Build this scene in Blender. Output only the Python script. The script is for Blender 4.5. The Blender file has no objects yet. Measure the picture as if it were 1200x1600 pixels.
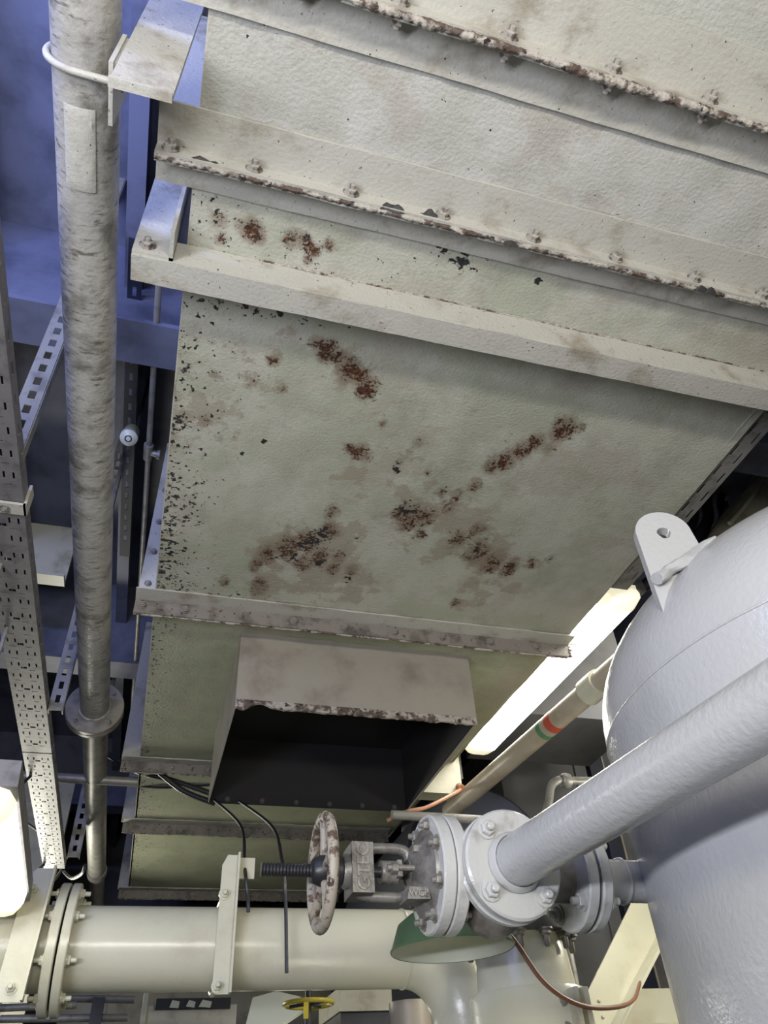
import bpy, bmesh, math, random
from mathutils import Vector, Matrix, noise
random.seed(7)
PI = math.pi
S = bpy.context.scene
COL = S.collection
CZ = 1.6                                    # eye height above the floor plates

# ------------------------------------------------------------------ camera
YAW, PIT, ROL, FPX = math.radians(18.468), math.radians(41.083), math.radians(-4.0977), 1165.25
fw = Vector((math.sin(YAW)*math.cos(PIT), math.cos(YAW)*math.cos(PIT), math.sin(PIT)))
rt = Vector((math.cos(YAW), -math.sin(YAW), 0)); up = rt.cross(fw)
c_, s_ = math.cos(ROL), math.sin(ROL)
rt, up = c_*rt + s_*up, -s_*rt + c_*up
cam = bpy.data.cameras.new('camera'); cam_o = bpy.data.objects.new('camera', cam); COL.objects.link(cam_o)
M3 = Matrix((rt, up, -fw)).transposed()
cam_o.matrix_world = Matrix.Translation((0, 0, CZ)) @ M3.to_4x4()
cam.sensor_fit = 'VERTICAL'; cam.sensor_height = 36; cam.lens = 36*FPX/1600
cam.clip_start = .02
S.camera = cam_o

# ------------------------------------------------------------------ world, lights, exposure
S.view_settings.view_transform = 'Standard'; S.view_settings.look = 'None'
S.view_settings.gamma = 1; S.view_settings.exposure = 0.8
wd = bpy.data.worlds.new('world'); S.world = wd; wd.use_nodes = True
wd.node_tree.nodes['Background'].inputs[0].default_value = (.55, .6, .8, 1)
wd.node_tree.nodes['Background'].inputs[1].default_value = .02

def area(name, loc, target, sx, sy, power, col, spread=180):
    l = bpy.data.lights.new(name, 'AREA'); l.shape = 'RECTANGLE'; l.size = sx; l.size_y = sy
    l.energy = power; l.color = col; l.spread = math.radians(spread)
    o = bpy.data.objects.new(name, l); COL.objects.link(o)
    o.location = (loc[0], loc[1], loc[2]+CZ)
    d = Vector(target)-Vector(loc)
    o.rotation_euler = d.to_track_quat('-Z', 'Y').to_euler()
    return o
# tubes of the engine room out of view, and added fill lights
area('tube_light_port_low', (-1.15, -.35, .12), (.6, .7, .9), 1.3, .10, 33, (.86, .89, 1.0))
area('blue_flare_light', (-1.2, .1, 1.75), (-.6, .9, 2.75), 1.2, .12, 34, (.36, .45, 1.0))  # added lamp, stands in for a blue lens flare
area('tube_light_aft', (.15, -1.1, .45), (.6, .9, .9), 1.3, .14, 24, (1.0, .96, .87))
area('tube_light_starboard', (2.4, -.9, .2), (1.2, .5, 1.3), 1.2, .14, 3, (1.0, .96, .88))
area('tube_light_far_port', (-.85, 5.3, .95), (.9, 1.2, .2), .5, .3, 16, (1.0, .97, .82))
area('tube_light_far', (1.0, 5.0, .2), (.6, 3.2, .3), 1.3, .14, 1.5, (1.0, .97, .78))
area('fill_light_low', (1.12, 1.3, -1.0), (1.1, 2.3, .2), .5, .14, 4.5, (1.0, .96, .76), 50)  # added narrow fill that brightens the standpipe

area('fill_light_starboard_far', (2.9, 2.6, 2.2), (2.3, 4.2, 1.3), .6, .14, 5, (1.0, .96, .88))  # added fill for the dark corner with the elbow and cabinet
area('fill_light_behind_tank', (1.95, 2.2, .8), (1.3, 2.7, .35), .5, .14, 6, (1.0, .95, .80))  # unseen light added for the standpipe and brace

# ------------------------------------------------------------------ rays of the reference camera
def ray(x, y): return rt*(x-600) + up*(800-y) + fw*FPX
def atz(x, y, z): d = ray(x, y); return d*(z/d.z)
def aty(x, y, Y): d = ray(x, y); return d*(Y/d.y)

# ------------------------------------------------------------------ materials
def nodes(name):
    m = bpy.data.materials.new(name); m.use_nodes = True
    nt = m.node_tree; b = nt.nodes['Principled BSDF']
    return m, nt, b
def N(nt, t, **k):
    n = nt.nodes.new(t)
    for a, v in k.items(): setattr(n, a, v)
    return n
def noise_n(nt, co, scale, detail=6, rough=.6, stretch=None):
    n = N(nt, 'ShaderNodeTexNoise'); n.inputs['Scale'].default_value = scale
    n.inputs['Detail'].default_value = detail; n.inputs['Roughness'].default_value = rough
    if stretch:
        mp = N(nt, 'ShaderNodeMapping'); mp.inputs['Scale'].default_value = stretch
        nt.links.new(co, mp.inputs[0]); co = mp.outputs[0]
    nt.links.new(co, n.inputs['Vector']); return n.outputs[0]
def ramp(nt, v, a, b):
    r = N(nt, 'ShaderNodeMapRange'); r.interpolation_type = 'SMOOTHSTEP'
    r.inputs[1].default_value = a; r.inputs[2].default_value = b
    nt.links.new(v, r.inputs[0]); return r.outputs[0]
def math_n(nt, op, a, b):
    m = N(nt, 'ShaderNodeMath', operation=op)
    for i, v in enumerate((a, b)):
        if isinstance(v, (int, float)): m.inputs[i].default_value = v
        else: nt.links.new(v, m.inputs[i])
    return m.outputs[0]
def mixc(nt, fac, a, b):
    m = N(nt, 'ShaderNodeMix', data_type='RGBA')
    if isinstance(fac, (int, float)): m.inputs[0].default_value = fac
    else: nt.links.new(fac, m.inputs[0])
    for i, v in ((6, a), (7, b)):
        if isinstance(v, tuple): m.inputs[i].default_value = (*v, 1)
        else: nt.links.new(v, m.inputs[i])
    return m.outputs[2]
def bump(nt, b, h, strength, dist=.002):
    n = N(nt, 'ShaderNodeBump'); n.inputs['Strength'].default_value = strength; n.inputs['Distance'].default_value = dist
    nt.links.new(h, n.inputs['Height']); nt.links.new(n.outputs[0], b.inputs['Normal'])
def paint(name, col, dirt=None, amt=(.5, .75), dscale=6, rough=.45, metal=0, bscale=70, bstr=.25, speck=None, sp=(.66, .72),
          spscale=45, stretch=None, bdist=.002, sptretch=None):
    m, nt, b = nodes(name)
    co = N(nt, 'ShaderNodeTexCoord').outputs['Object']
    c = col
    if dirt:
        c = mixc(nt, ramp(nt, noise_n(nt, co, dscale, 9, .62, stretch), *amt), col, dirt)
    if speck:
        c = mixc(nt, ramp(nt, noise_n(nt, co, spscale, 5, .6, sptretch), *sp), c, speck)
    if isinstance(c, tuple): b.inputs['Base Color'].default_value = (*c, 1)
    else: nt.links.new(c, b.inputs['Base Color'])
    b.inputs['Roughness'].default_value = rough; b.inputs['Metallic'].default_value = metal
    if bstr: bump(nt, b, noise_n(nt, co, bscale, 3, .5), bstr, bdist)
    return m
def duct_mat(name, base, base2, brown):
    """old sheet steel paint; rust, flaked holes and damp blotches follow the surface attributes of the panel"""
    m, nt, b = nodes(name)
    co = N(nt, 'ShaderNodeTexCoord').outputs['Object']
    def at(n): a = N(nt, 'ShaderNodeAttribute', attribute_name=n); return a.outputs['Fac']
    n1 = noise_n(nt, co, 5, 9, .65); n2 = noise_n(nt, co, 34, 10, .7); n3 = noise_n(nt, co, 110, 5, .6); n4 = noise_n(nt, co, 14, 9, .68)
    c = mixc(nt, ramp(nt, n1, .42, .60), base, base2)
    c = mixc(nt, math_n(nt, 'MULTIPLY', ramp(nt, noise_n(nt, co, 3.2, 10, .7), .52, .60), .45), c, (.30, .265, .225))
    c = mixc(nt, math_n(nt, 'MULTIPLY', ramp(nt, noise_n(nt, co, 26, 10, .75), .5, .7), .35), c, brown)
    st = math_n(nt, 'ADD', math_n(nt, 'MULTIPLY', at('stain'), 1.12), math_n(nt, 'MULTIPLY', math_n(nt, 'SUBTRACT', n4, .5), 1.5))
    c = mixc(nt, math_n(nt, 'MULTIPLY', ramp(nt, st, .46, .56), .55), c, brown)
    halo = math_n(nt, 'ADD', at('rust'), math_n(nt, 'MULTIPLY', math_n(nt, 'SUBTRACT', n4, .5), 1.2))
    c = mixc(nt, math_n(nt, 'MULTIPLY', ramp(nt, halo, .3, .8), .6), c, (.17, .115, .07))
    n5 = noise_n(nt, co, 120, 8, .75)
    ru = math_n(nt, 'ADD', math_n(nt, 'ADD', at('rust'), math_n(nt, 'MULTIPLY', math_n(nt, 'SUBTRACT', n2, .5), 2.6)), math_n(nt, 'MULTIPLY', math_n(nt, 'SUBTRACT', n5, .5), 2.6))
    c = mixc(nt, ramp(nt, ru, .70, .95), c, mixc(nt, ramp(nt, n3, .42, .62), (.022, .010, .007), (.105, .036, .014)))
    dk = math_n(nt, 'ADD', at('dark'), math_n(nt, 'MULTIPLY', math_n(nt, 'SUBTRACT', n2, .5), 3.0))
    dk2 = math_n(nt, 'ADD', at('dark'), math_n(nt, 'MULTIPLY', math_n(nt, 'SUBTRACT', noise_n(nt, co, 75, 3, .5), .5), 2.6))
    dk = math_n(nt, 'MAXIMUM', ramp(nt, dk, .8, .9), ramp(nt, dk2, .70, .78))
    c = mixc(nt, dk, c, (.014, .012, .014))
    nt.links.new(c, b.inputs['Base Color'])
    b.inputs['Roughness'].default_value = .5
    h = math_n(nt, 'SUBTRACT', math_n(nt, 'ADD', math_n(nt, 'MULTIPLY', noise_n(nt, co, 130, 3, .5), 1.2), math_n(nt, 'MULTIPLY', n1, 3)), math_n(nt, 'MULTIPLY', ramp(nt, ru, .5, .8), 1.0))
    bump(nt, b, h, .42, .004)
    return m
def emis(name, col, e):
    m, nt, b = nodes(name)
    b.inputs['Base Color'].default_value = (.9, .9, .85, 1); b.inputs['Roughness'].default_value = .3
    b.inputs['Emission Color'].default_value = (*col, 1); b.inputs['Emission Strength'].default_value = e
    return m

M = dict(
 duct=duct_mat('duct_paint', (.40, .395, .335), (.335, .345, .27), (.24, .195, .145)),
 duct_near=duct_mat('duct_near_paint', (.425, .415, .385), (.375, .375, .335), (.29, .255, .21)),
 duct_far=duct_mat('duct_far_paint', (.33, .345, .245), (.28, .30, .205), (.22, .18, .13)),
 frame_dirty=paint('grimy_frame', (.20, .178, .155), (.09, .075, .065), (.45, .68), 14, .6, 0, 90, .6, (.035, .025, .02), (.60, .66), 60),
 frame=paint('frame_paint', (.40, .388, .345), (.25, .22, .17), (.5, .72), 9, .5, 0, 120, .5, (.06, .045, .035), (.66, .70), 110, bdist=.003),
 hoodin=paint('near_black_steel', (.004, .004, .006), (.007, .004, .003), (.5, .7), 5, .8, 0, 40, .3),  # near-black colour for the inside of the hood
 hood=paint('hood_paint', (.28, .255, .215), (.185, .155, .13), (.45, .75), 6, .55, 0, 60, .4),
 crust=paint('rusty_crust', (.34, .31, .27), (.075, .05, .038), (.46, .58), 30, .7, 0, 90, 1.0, (.02, .013, .012), (.6, .66), 40, bdist=.006),
 torn=paint('torn_rubber', (.02, .019, .02), None, rough=.6, bscale=40, bstr=.5),
 pipe=paint('lagged_pipe', (.33, .317, .29), (.14, .132, .11), (.44, .70), 13, .38, 0, 55, .8, (.11, .10, .08), (.55, .70), 40, stretch=(1, 1, 1), bdist=.004, sptretch=(.6, 2.2, .6)),
 pipe_flange=paint('grimy_flange', (.22, .20, .165), (.10, .085, .07), (.4, .7), 16, .45, 0, 60, .4),
 cream=paint('cream_gloss', (.54, .53, .415), (.45, .42, .32), (.5, .75), 4, .25, 0, 70, .25),
 cream_old=paint('cream_aged', (.50, .48, .37), (.30, .27, .19), (.48, .72), 7, .4, 0, 60, .25),
 grey=paint('tank_grey', (.42, .42, .415), (.375, .375, .37), (.5, .7), 3, .2, 0, 95, .32, bdist=.004),
 grey2=paint('valve_grey', (.45, .45, .43), (.28, .27, .24), (.52, .75), 14, .28, 0, 120, .4),
 cast=paint('cast_steel', (.21, .20, .185), (.09, .085, .075), (.45, .7), 20, .42, .35, 90, .5),
 bolt=paint('bolt_steel', (.26, .25, .23), (.12, .10, .08), (.45, .7), 40, .4, .4, 90, .4),
 nut_aged=paint('aged_nut', (.29, .27, .24), (.08, .06, .05), (.48, .6), 55, .5, 0, 90, .5),
 black=paint('black_grease', (.018, .018, .02), None, rough=.4, bscale=80, bstr=.4),
 wheel=paint('chipped_wheel', (.31, .275, .225), (.09, .06, .04), (.50, .60), 45, .5, 0, 70, .5, (.035, .02, .014), (.58, .64), 60),
 green=paint('green_enamel', (.105, .18, .09), (.08, .13, .065), (.5, .7), 12, .3, 0, 40, .1),
 white=paint('white_enamel', (.55, .57, .47), None, rough=.35, bstr=0),
 galv=paint('galvanised', (.24, .232, .21), (.13, .125, .115), (.45, .7), 18, .45, .25, 50, .3),
 tray=paint('tray_steel', (.17, .162, .165), (.10, .095, .095), (.45, .7), 20, .5, .2, 50, .3),
 brass=paint('cord_brown', (.16, .065, .035), None, rough=.5, bstr=0),
 copper=paint('copper_tube', (.45, .22, .13), None, rough=.4, bstr=0),
 navy=paint('navy_paint', (.016, .02, .042), (.01, .012, .02), (.4, .7), 5, .6, 0, 30, .2),
 dark=paint('dark_grey_paint', (.045, .045, .05), (.025, .025, .028), (.4, .7), 4, .55, 0, 40, .2),
 hull=paint('hull_paint', (.13, .135, .16), (.07, .07, .08), (.4, .7), 3, .55, 0, 40, .2),
 deck=paint('deckhead_blue_wash', (.12, .13, .19), (.055, .06, .09), (.4, .7), 3, .55, 0, 40, .2),  # blue wash of the flare put into the deckhead colour
 panel=paint('panel_grey', (.27, .27, .265), (.2, .2, .195), (.45, .7), 4, .5, 0, 40, .15),
 floor=paint('floor_plate', (.10, .11, .10), (.06, .06, .055), (.4, .7), 6, .5, 0, 30, .3),
 yellow=paint('yellow_paint', (.52, .42, .04), None, rough=.35, bstr=0),
 red=paint('red_band', (.42, .07, .04), None, rough=.4, bstr=0),
 gband=paint('green_band', (.08, .2, .1), None, rough=.4, bstr=0),
 tan=paint('tan_paint', (.40, .35, .27), (.3, .25, .18), (.45, .7), 6, .4, 0, 40, .2),
 tube=emis('lit_diffuser', (1, .97, .86), 8.5),
 tube_soft=emis('lit_diffuser_small', (1, .97, .88), 4),
 tube_end=emis('dim_diffuser', (1, .93, .66), .45),
 acrylic=paint('clouded_acrylic', (.62, .58, .42), None, rough=.25, bstr=0),
)

# ------------------------------------------------------------------ mesh builder (coordinates relative to eye height)
class MB:
    def __init__(s): s.b = bmesh.new(); s.mi = 0
    def quad(s, pts):
        vs = [s.b.verts.new(Vector(p)) for p in pts]; f = s.b.faces.new(vs); f.material_index = s.mi; return f
    def hexa(s, a, bq):
        """prism between two equal polygons"""
        va = [s.b.verts.new(Vector(p)) for p in a]; vb = [s.b.verts.new(Vector(p)) for p in bq]; n = len(va)
        fs = [s.b.faces.new(va[::-1]), s.b.faces.new(vb)]
        for i in range(n): fs.append(s.b.faces.new((va[i], va[(i+1) % n], vb[(i+1) % n], vb[i])))
        for f in fs: f.material_index = s.mi
        return s
    def box(s, x0, x1, y0, y1, z0, z1):
        return s.hexa([(x0, y0, z0), (x1, y0, z0), (x1, y1, z0), (x0, y1, z0)], [(x0, y0, z1), (x1, y0, z1), (x1, y1, z1), (x0, y1, z1)])
    def beam(s, p, q, w, h, upv=(0, 0, 1)):
        p, q = Vector(p), Vector(q); d = (q-p).normalized(); a = d.cross(Vector(upv)).normalized(); b = a.cross(d)
        pr = [(-w/2, -h/2), (w/2, -h/2), (w/2, h/2), (-w/2, h/2)]
        return s.hexa([p+a*u+b*v for u, v in pr], [q+a*u+b*v for u, v in pr])
    def rev(s, p, d, prof, n=40, cap=True):
        """surface of revolution about p + t d, prof = [(t, r)...]"""
        p, d = Vector(p), Vector(d).normalized()
        a = d.orthogonal().normalized(); b = d.cross(a)
        rings = []
        for t, r in prof:
            if r < 1e-6: rings.append([s.b.verts.new(p+d*t)])
            else: rings.append([s.b.verts.new(p+d*t+(a*math.cos(2*PI*k/n)+b*math.sin(2*PI*k/n))*r) for k in range(n)])
        for A, B in zip(rings, rings[1:]):
            for k in range(n):
                k2 = (k+1) % n
                if len(A) == 1 and len(B) == 1: continue
                if len(A) == 1: f = s.b.faces.new((A[0], B[k2], B[k]))
                elif len(B) == 1: f = s.b.faces.new((A[k], A[k2], B[0]))
                else: f = s.b.faces.new((A[k], A[k2], B[k2], B[k]))
                f.material_index = s.mi
        if cap:
            for R_, fl in ((rings[0], 1), (rings[-1], 0)):
                if len(R_) > 1:
                    f = s.b.faces.new(R_[::-1] if fl else R_); f.material_index = s.mi
        return s
    def cyl(s, p, q, r, n=32, r2=None):
        p, q = Vector(p), Vector(q)
        return s.rev(p, q-p, [(0, r), ((q-p).length, r if r2 is None else r2)], n)
    def tube(s, pts, r, n=12):
        P = [Vector(p) for p in pts]; rings = []; a = None
        for i, p in enumerate(P):
            t = (P[min(i+1, len(P)-1)]-P[max(i-1, 0)]).normalized()
            a = t.orthogonal().normalized() if a is None else (a-t*a.dot(t)).normalized()
            b = t.cross(a); rr = r[i] if isinstance(r, (list, tuple)) else r
            rings.append([s.b.verts.new(p+(a*math.cos(2*PI*k/n)+b*math.sin(2*PI*k/n))*rr) for k in range(n)])
        for A, B in zip(rings, rings[1:]):
            for k in range(n):
                f = s.b.faces.new((A[k], A[(k+1) % n], B[(k+1) % n], B[k])); f.material_index = s.mi
        for R_ in (rings[0][::-1], rings[-1]):
            f = s.b.faces.new(R_); f.material_index = s.mi
        return s
    def torus(s, c, ax, R, r, n=48, m=14, sq=1.0):
        c, ax = Vector(c), Vector(ax).normalized(); a = ax.orthogonal().normalized(); b = ax.cross(a); g = []
        for i in range(n):
            rad = a*math.cos(2*PI*i/n)+b*math.sin(2*PI*i/n)
            g.append([s.b.verts.new(c+rad*(R+r*math.cos(2*PI*j/m))+ax*(r*sq*math.sin(2*PI*j/m))) for j in range(m)])
        for i in range(n):
            for j in range(m):
                f = s.b.faces.new((g[i][j], g[(i+1) % n][j], g[(i+1) % n][(j+1) % m], g[i][(j+1) % m])); f.material_index = s.mi
        return s
    def perf(s, o, u, v, U, V, holes, th):
        """plate o + u*[0,U] + v*[0,V] with rectangular holes (u0,u1,v0,v1), thickness th along u x v"""
        o, u, v = Vector(o), Vector(u), Vector(v)
        us = sorted({0, U, *[round(h[i], 5) for h in holes for i in (0, 1)]}); vs = sorted({0, V, *[round(h[i], 5) for h in holes for i in (2, 3)]})
        w = u.cross(v).normalized()*th
        cell = set()
        for h in holes:
            for i in range(len(us)-1):
                if h[0]-1e-4 <= us[i] and us[i+1] <= h[1]+1e-4:
                    for j in range(len(vs)-1):
                        if h[2]-1e-4 <= vs[j] and vs[j+1] <= h[3]+1e-4: cell.add((i, j))
        nu, nv = len(us)-1, len(vs)-1; vm = {}
        def vert(i, j, k):
            if (i, j, k) not in vm: vm[i, j, k] = s.b.verts.new(o+u*us[i]+v*vs[j]+w*k)
            return vm[i, j, k]
        solid = lambda i, j: 0 <= i < nu and 0 <= j < nv and (i, j) not in cell
        for i in range(nu):
            for j in range(nv):
                if not solid(i, j): continue
                q = ((i, j), (i+1, j), (i+1, j+1), (i, j+1))
                s.b.faces.new([vert(*p, 1) for p in q]); s.b.faces.new([vert(*p, 0) for p in q[::-1]])
                for (a, b), nb in zip(((0, 1), (1, 2), (2, 3), (3, 0)), ((i, j-1), (i+1, j), (i, j+1), (i-1, j))):
                    if not solid(*nb): s.b.faces.new((vert(*q[a], 0), vert(*q[b], 0), vert(*q[b], 1), vert(*q[a], 1)))
        return s
    def rough(s, amp, scale, seed=0):
        for v in s.b.verts:
            v.co += noise.noise_vector(v.co*scale+Vector((seed, 0, 0)))*amp
        return s
    def bevel(s, w, seg=2):
        es = [e for e in s.b.edges if len(e.link_faces) == 2 and e.calc_face_angle(0) > .6]
        bmesh.ops.bevel(s.b, geom=es, offset=w, segments=seg, affect='EDGES', profile=.5, clamp_overlap=True); return s
    def mesh(s, name, mats, smooth=40, lift=True):
        bmesh.ops.recalc_face_normals(s.b, faces=s.b.faces[:])
        if lift:
            for v in s.b.verts: v.co.z += CZ
        me = bpy.data.meshes.new(name); s.b.to_mesh(me); s.b.free()
        for m in (mats if isinstance(mats, (list, tuple)) else [mats]): me.materials.append(M[m])
        if smooth:
            me.polygons.foreach_set('use_smooth', [True]*len(me.polygons)); me.set_sharp_from_angle(angle=math.radians(smooth))
        return me
    def build(s, name, mats, parent=None, smooth=40):
        o = bpy.data.objects.new(name, s.mesh(name, mats, smooth)); COL.objects.link(o)
        if parent: adopt(o, parent)
        return o
def base(o):
    m = Matrix.Translation(o.location) if o.type == 'EMPTY' else Matrix.Identity(4)
    return m
def adopt(o, parent):
    o.parent = parent; o.matrix_parent_inverse = base(parent).inverted()
def tag(o, label, cat, group=None):
    o['label'] = label; o['category'] = cat
    if group: o['group'] = group
    return o
def thing(name, loc, label, cat, group=None):
    o = bpy.data.objects.new(name, None); COL.objects.link(o)
    o.location = (loc[0], loc[1], loc[2]+CZ); o.empty_display_size = .1
    return tag(o, label, cat, group)
def struct(o): o['kind'] = 'structure'; return o

# shared fasteners: axis +Z, seated at the origin
def bolt_mesh(name, r, h, stub, mat, wash=True):
    b = MB()
    if wash: b.rev((0, 0, 0), (0, 0, 1), [(0, r*1.35), (r*.25, r*1.35)], 20)
    b.rev((0, 0, 0), (0, 0, 1), [(0, r), (h*.85, r), (h, r*.85)], 6)
    if stub: b.rev((0, 0, 0), (0, 0, 1), [(h*.9, r*.52), (h+stub*.85, r*.52), (h+stub, r*.38)], 16)
    return b.mesh(name, mat, 35, lift=False)
BM = dict(soot=bolt_mesh('dark_bolt', .0085, .007, .004, 'dark'), cap=bolt_mesh('cap', .0115, .010, .006, 'frame_dirty'), small=bolt_mesh('small', .0095, .008, .005, 'bolt'),
          rust=bolt_mesh('rusty', .0125, .012, .008, 'nut_aged'), grey=bolt_mesh('grey', .0135, .013, .012, 'grey2'),
          steel=bolt_mesh('steel', .0105, .010, .008, 'bolt'), cream=bolt_mesh('cream', .0125, .012, .016, 'cream'), big=bolt_mesh('big', .017, .016, .03, 'bolt'))
def bolt(kind, p, d, parent, name='bolt'):
    o = bpy.data.objects.new(name, BM[kind]); COL.objects.link(o)
    adopt(o, parent)
    o.location = (p[0], p[1], p[2]+CZ); o.rotation_mode = 'QUATERNION'
    o.rotation_quaternion = Vector(d).to_track_quat('Z', 'Y') @ Matrix.Rotation(random.uniform(0, 1), 3, 'Z').to_quaternion()
    return o
def spline(pts, n=8):
    P = [Vector(p) for p in pts]; out = []
    for i in range(len(P)-1):
        a, b, c, d = P[max(i-1, 0)], P[i], P[i+1], P[min(i+2, len(P)-1)]
        for k in range(n):
            t = k/n; out.append(.5*((2*b)+(c-a)*t+(2*a-5*b+4*c-d)*t*t+(3*b-a-3*c+d)*t**3))
    return out+[P[-1]]

# ================================================================== THE ROOM
struct(MB().box(-3.2, 4.6, -3, 8.2, -1.7, -1.6).build('floor', 'floor'))
struct(MB().box(-3.2, 4.6, -3, 8.2, 2.75, 2.85).build('ceiling', 'deck'))
struct(MB().box(-3.2, 4.6, 8.1, 8.2, -1.6, 2.75).build('wall_back', 'hull'))
struct(MB().box(-3.3, -3.2, -3, 8.2, -1.6, 2.75).build('wall_left', 'hull'))
struct(MB().box(4.6, 4.7, -3, 8.2, -1.6, 2.75).build('wall_right', 'hull'))
struct(MB().box(-3.2, 4.6, -3.1, -3, -1.6, 2.75).build('wall_front', 'cream_old'))
k = 1
for x in (-2.3, -1.55, -.92, -.35, 2.2, 2.9):         # longitudinal deck stiffeners
    b = MB(); b.box(x-.006, x+.006, -3, 8.1, 2.5, 2.75); b.box(x-.03, x+.03, -3, 8.1, 2.485, 2.5)
    struct(b.build('trim_%d' % k, 'deck')); k += 1
for y in (1.7, 4.0, 6.2):                         # deep transverse deck beams
    b = MB(); b.box(-3.2, 4.6, y-.008, y+.008, 2.2, 2.75); b.box(-3.2, 4.6, y-.09, y+.09, 2.18, 2.2)
    struct(b.build('trim_%d' % k, 'deck')); k += 1

# ================================================================== VENTILATION DUCT
H = 1.5                                    # underside of the duct above eye height
duct = thing('ventilation_duct', (.69, 2.3, H), 'large rusty rectangular steel duct with bolted flanges overhead, off-white paint flaking', 'duct')
# rust, flaked paint and damp blotches of the underside: (px, py, radius px, strength)
RUST = [(497,538,14,1),(512,548,18,1.1),(530,560,14,1),(545,578,20,1.1),(560,590,16,1),(572,606,18,1.15),(600,660,9,.9),(548,700,12,.8),(562,706,16,.95),
        (575,715,10,.7),(625,722,9,.7),(655,690,12,.75),(668,735,9,.7),(640,705,8,.6),(770,728,14,.95),(790,720,18,1.05),(815,706,16,1),(838,692,14,1),(858,700,12,.8),(880,672,20,1.1),
        (905,668,11,.8),(740,762,12,.85),(715,775,14,.75),(690,770,12,.7),(625,800,14,.9),(640,812,20,1),(665,808,18,.9),(655,835,14,.8),(700,790,14,.75),(715,845,16,.85),(745,862,20,.95),
        (770,880,18,.95),(795,888,16,.95),(745,830,14,.8),(830,882,12,.8),(860,872,9,.65),(520,800,16,.8),(510,830,20,.9),(480,845,20,.95),(450,858,22,.95),(420,865,18,.9),(400,882,12,.95),
        (470,880,16,.8),(500,872,14,1),(530,870,14,.8),(550,890,12,.7),(520,888,12,.8),(405,915,14,.9),(350,912,10,.8),(712,940,9,.7),(428,562,13,.75),(395,590,14,.6),(440,608,9,.7),
        (320,660,16,.6),(290,655,12,.6),(335,590,10,.5),(395,362,20,1.15),(405,372,12,1.1),(340,345,18,.8),(375,350,14,.7),(455,375,18,.95),(475,380,14,.9),(490,392,12,.8),(515,382,12,.85),(480,408,8,.8),(345,375,12,.7)]
DARK = [(505,832,14,.9),(488,846,13,.95),(472,852,8,.9),(460,872,9,.75),(500,880,9,.8),(632,795,12,.85),(645,800,8,.8),(620,733,6,.9),(378,710,4,1.1),(412,690,4,1.1),(310,492,7,.8),(440,487,10,.8),
        (475,500,7,.8),(325,655,12,.6),(290,690,10,.6),(745,860,6,.9),(690,395,14,.6),(720,405,18,.75),(740,415,12,.8),(700,385,10,.7),(765,402,10,.6),(840,440,6,.9),(770,495,5,1),(312,345,8,.7),(325,310,8,.7),
        (480,370,10,.6),(465,412,6,.8),(780,300,4,1.1),(870,300,4,1),(545,905,8,.7),(560,840,6,.7)]
STAIN = [(520,870,66,.7),(480,905,40,.5),(560,915,36,.6),(430,860,46,.6),(410,915,34,.6),(650,790,60,.6),(720,830,56,.65),(770,870,40,.6),(740,780,40,.5),(560,720,60,.45),(640,720,60,.4),(550,580,56,.5),
         (400,590,70,.45),(340,650,70,.5),(440,510,90,.35),(320,520,50,.4),(740,935,50,.5),(800,920,36,.4),(830,885,34,.45),(800,720,60,.3),(880,680,40,.3)]
def blobs(L):
    out = []
    for x, y, r, s in L:
        p = atz(x, y, H); q = atz(x+r, y, H); w = atz(x, y+r, H); out.append((p.x, p.y, (q-p).length, (w-p).length, s))
    return out
RB, DB, SB = blobs(RUST), blobs(DARK), blobs(STAIN)
def fall(B, x, y):
    v = 0
    for bx, by, rx, ry, s in B:
        dx = (x-bx)/rx
        if abs(dx) < 2:
            d = dx*dx+((y-by)/ry)**2
            if d < 4: v = max(v, s*math.exp(-d*.62))
    return v
def sheet(name, x0, x1, y0, y1, x1b=None, step=.011, attrs=True, mat='duct'):
    """one underside sheet, gridded, 4 mm thick on its rim"""
    nx, ny = max(2, int((x1-x0)/step)), max(2, int((y1-y0)/step)); b = bmesh.new(); g = []
    x1b = x1 if x1b is None else x1b
    for j in range(ny+1):
        y = y0+(y1-y0)*j/ny; xe = x1+(x1b-x1)*j/ny
        g.append([b.verts.new((x0+(xe-x0)*i/nx, y, H+CZ+.004*noise.noise(Vector((i*.09, y*5, 3))))) for i in range(nx+1)])
    for j in range(ny):
        for i in range(nx): b.faces.new((g[j][i], g[j+1][i], g[j+1][i+1], g[j][i+1]))
    me = bpy.data.meshes.new(name); b.to_mesh(me); b.free(); me.materials.append(M[mat])
    me.polygons.foreach_set('use_smooth', [True]*len(me.polygons))
    ra = me.attributes.new('rust', 'FLOAT', 'POINT'); da = me.attributes.new('dark', 'FLOAT', 'POINT'); sa = me.attributes.new('stain', 'FLOAT', 'POINT')
    R_, D_, S_ = [], [], []
    for v in me.vertices:
        x, y = v.co.x, v.co.y
        if attrs:
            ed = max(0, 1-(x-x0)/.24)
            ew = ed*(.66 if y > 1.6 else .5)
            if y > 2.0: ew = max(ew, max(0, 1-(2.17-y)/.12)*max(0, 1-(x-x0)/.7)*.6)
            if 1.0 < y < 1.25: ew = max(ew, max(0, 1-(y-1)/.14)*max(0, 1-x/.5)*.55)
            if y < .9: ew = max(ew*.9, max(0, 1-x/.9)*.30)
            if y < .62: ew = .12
            R_.append(fall(RB, x, y)); D_.append(max(fall(DB, x, y), ew)); S_.append(max(fall(SB, x, y), ed*.4*(y > .9)))
        else: R_.append(0); D_.append(max(0, 1-(x-x0)/.2)*.5); S_.append(0)
    ra.data.foreach_set('value', R_); da.data.foreach_set('value', D_); sa.data.foreach_set('value', S_)
    o = bpy.data.objects.new(name, me); COL.objects.link(o); adopt(o, duct); return o
XL, XR = -.102, 1.448
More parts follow.
